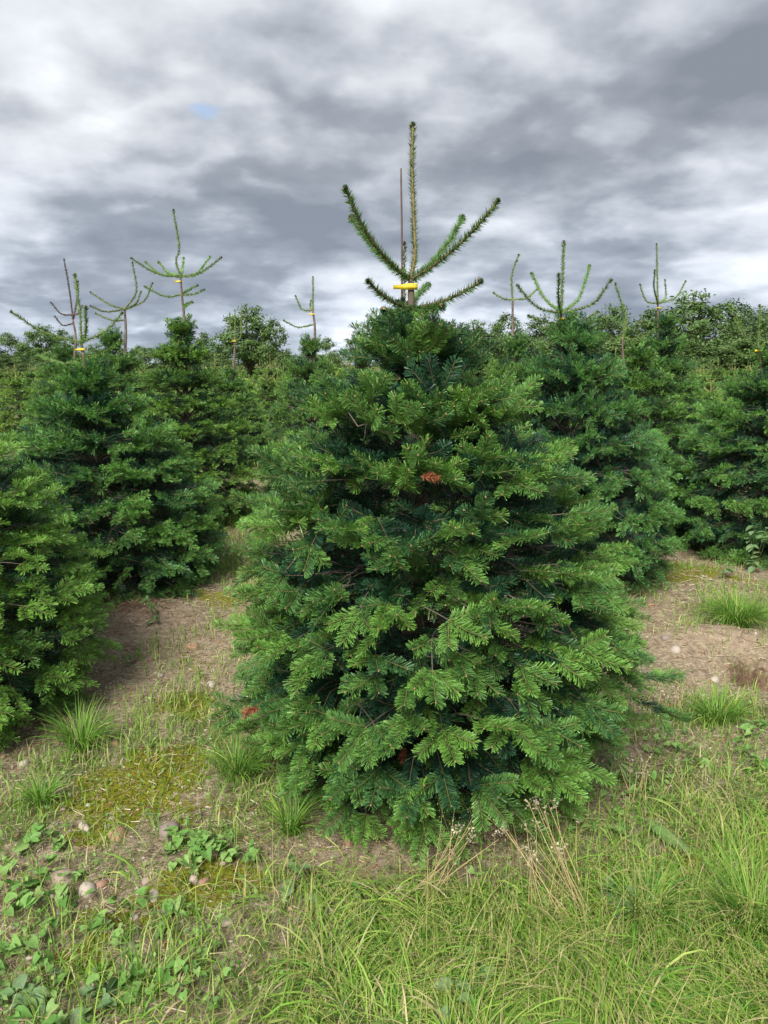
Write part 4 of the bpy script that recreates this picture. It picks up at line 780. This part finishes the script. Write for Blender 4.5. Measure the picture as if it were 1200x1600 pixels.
    mb.add(np.stack([p-a*s, p-b*s*.55, p+a*s, p+b*s*.55], 1), np.arange(n*4).reshape(-1, 4), None, np.array([.17, .27, .075])*rg.uniform(.6, 1.35, (n, 1))*(1+rg.normal(0, .07, (n, 3)))); o = link('ground_cover', mb.mesh('ground_cover', [M_LEAF])); tag(o, 'low green ground cover of tiny leaves', kind='stuff')
weeds()
def dry():
    rg = np.random.default_rng(66)
    for px, py, n, h, az, lb in ((905, 1420, 16, .34, R(125), 'sheaf of dry beige stalks leaning against the right foot of the foreground fir'), (640, 1400, 10, .30, R(35), 'dry stalks slanting across the lowest front boughs'), (850, 1440, 7, .28, R(85), 'few upright dry stalks with pale seed heads before the foreground fir'), (1000, 1255, 9, .2, R(80), 'dry seeding weed above the limp compound leaf'), (1060, 1110, 12, .12, R(70), 'withered white flecked weed below the soil mound')):
        gx, gy = ground_at(px, py); zz = float(gz(gx, gy)); r = empty('dry_weed', (gx, gy, zz)); tag(r, lb, 'dry weed', 'withered weeds'); 
        for k in range(n):
            a = az+rg.normal(0, .35); el = R(rg.uniform(22, 62)); l = h*rg.uniform(.6, 1.15); b0 = np.array([*rg.normal(0, .035, 2), 0]); e = b0+np.array([math.cos(a)*math.cos(el), math.sin(a)*math.cos(el), math.sin(el)])*l; m = .5*(b0+e)+rg.normal(0, .012, 3)
            mb = MB(); tube(mb, bez(b0, m, e, 7), np.linspace(.0016, .0008, 7), 4, np.array([.50, .38, .20])*rg.uniform(.7, 1.15)); s = link('stalk', mb.mesh('stalk', [M_DRY], True), r)
            c = 13; p = e+rg.normal(0, 1, (c, 3))*[.009, .009, .012]; d = nrm(rg.normal(size=(c, 3)))*.0055; q = np.cross(d, nrm(rg.normal(size=(c, 3))))*.6
            mb = MB(); mb.add(np.stack([p-d, p-q, p+d, p+q], 1), np.arange(c*4).reshape(-1, 4), None, np.array([.40, .34, .25])*rg.uniform(.6, 1.3, (c, 1))); link('seed_head', mb.mesh('seed_head', [M_DRY]), s)
    for a, b, rad, lb, col in (((845, 1277), (985, 1276), .0032, 'straight pale green stalk lying at the right foot of the foreground fir', (.22, .26, .12)), ((700-440, 1440), (270, 1560), .0026, 'grey dry twig lying through the litter towards the lodged grass', (.30, .25, .19)), ((1100, 1305), (1145, 1308), .003, 'short grey twig by the limp compound leaf', (.30, .26, .22)), ((958, 1352), (1000, 1310), .0035, 'pale forked bit of root on the litter', (.42, .36, .30)), ((1005, 1455), (1048, 1385), .0028, 'bleached stalk in front of the blue green grass', (.46, .38, .24)), ((60, 1525), (120, 1508), .003, 'short brown twig between bindweed leaves', (.26, .19, .13))):
        p, q = ground_at(*a), ground_at(*b); P = np.array([[*p, float(gz(*p))+.03 if 'stalk' in lb else float(gz(*p))+.01], [.5*(p[0]+q[0])+.008, .5*(p[1]+q[1]), 0], [*q, float(gz(*q))+.012]]); P[1][2] = max(float(gz(P[1][0], P[1][1]))+.01, .5*(P[0][2]+P[2][2])); base = P[0].copy()
        mb = MB(); tube(mb, poly_curve(P-base, 10), np.linspace(rad, rad*.6, 10)*rg.uniform(.8, 1.2, 10), 5, col); o = link('twig', mb.mesh('twig', [M_DRY], True), None, base); tag(o, lb, 'twig')
dry()
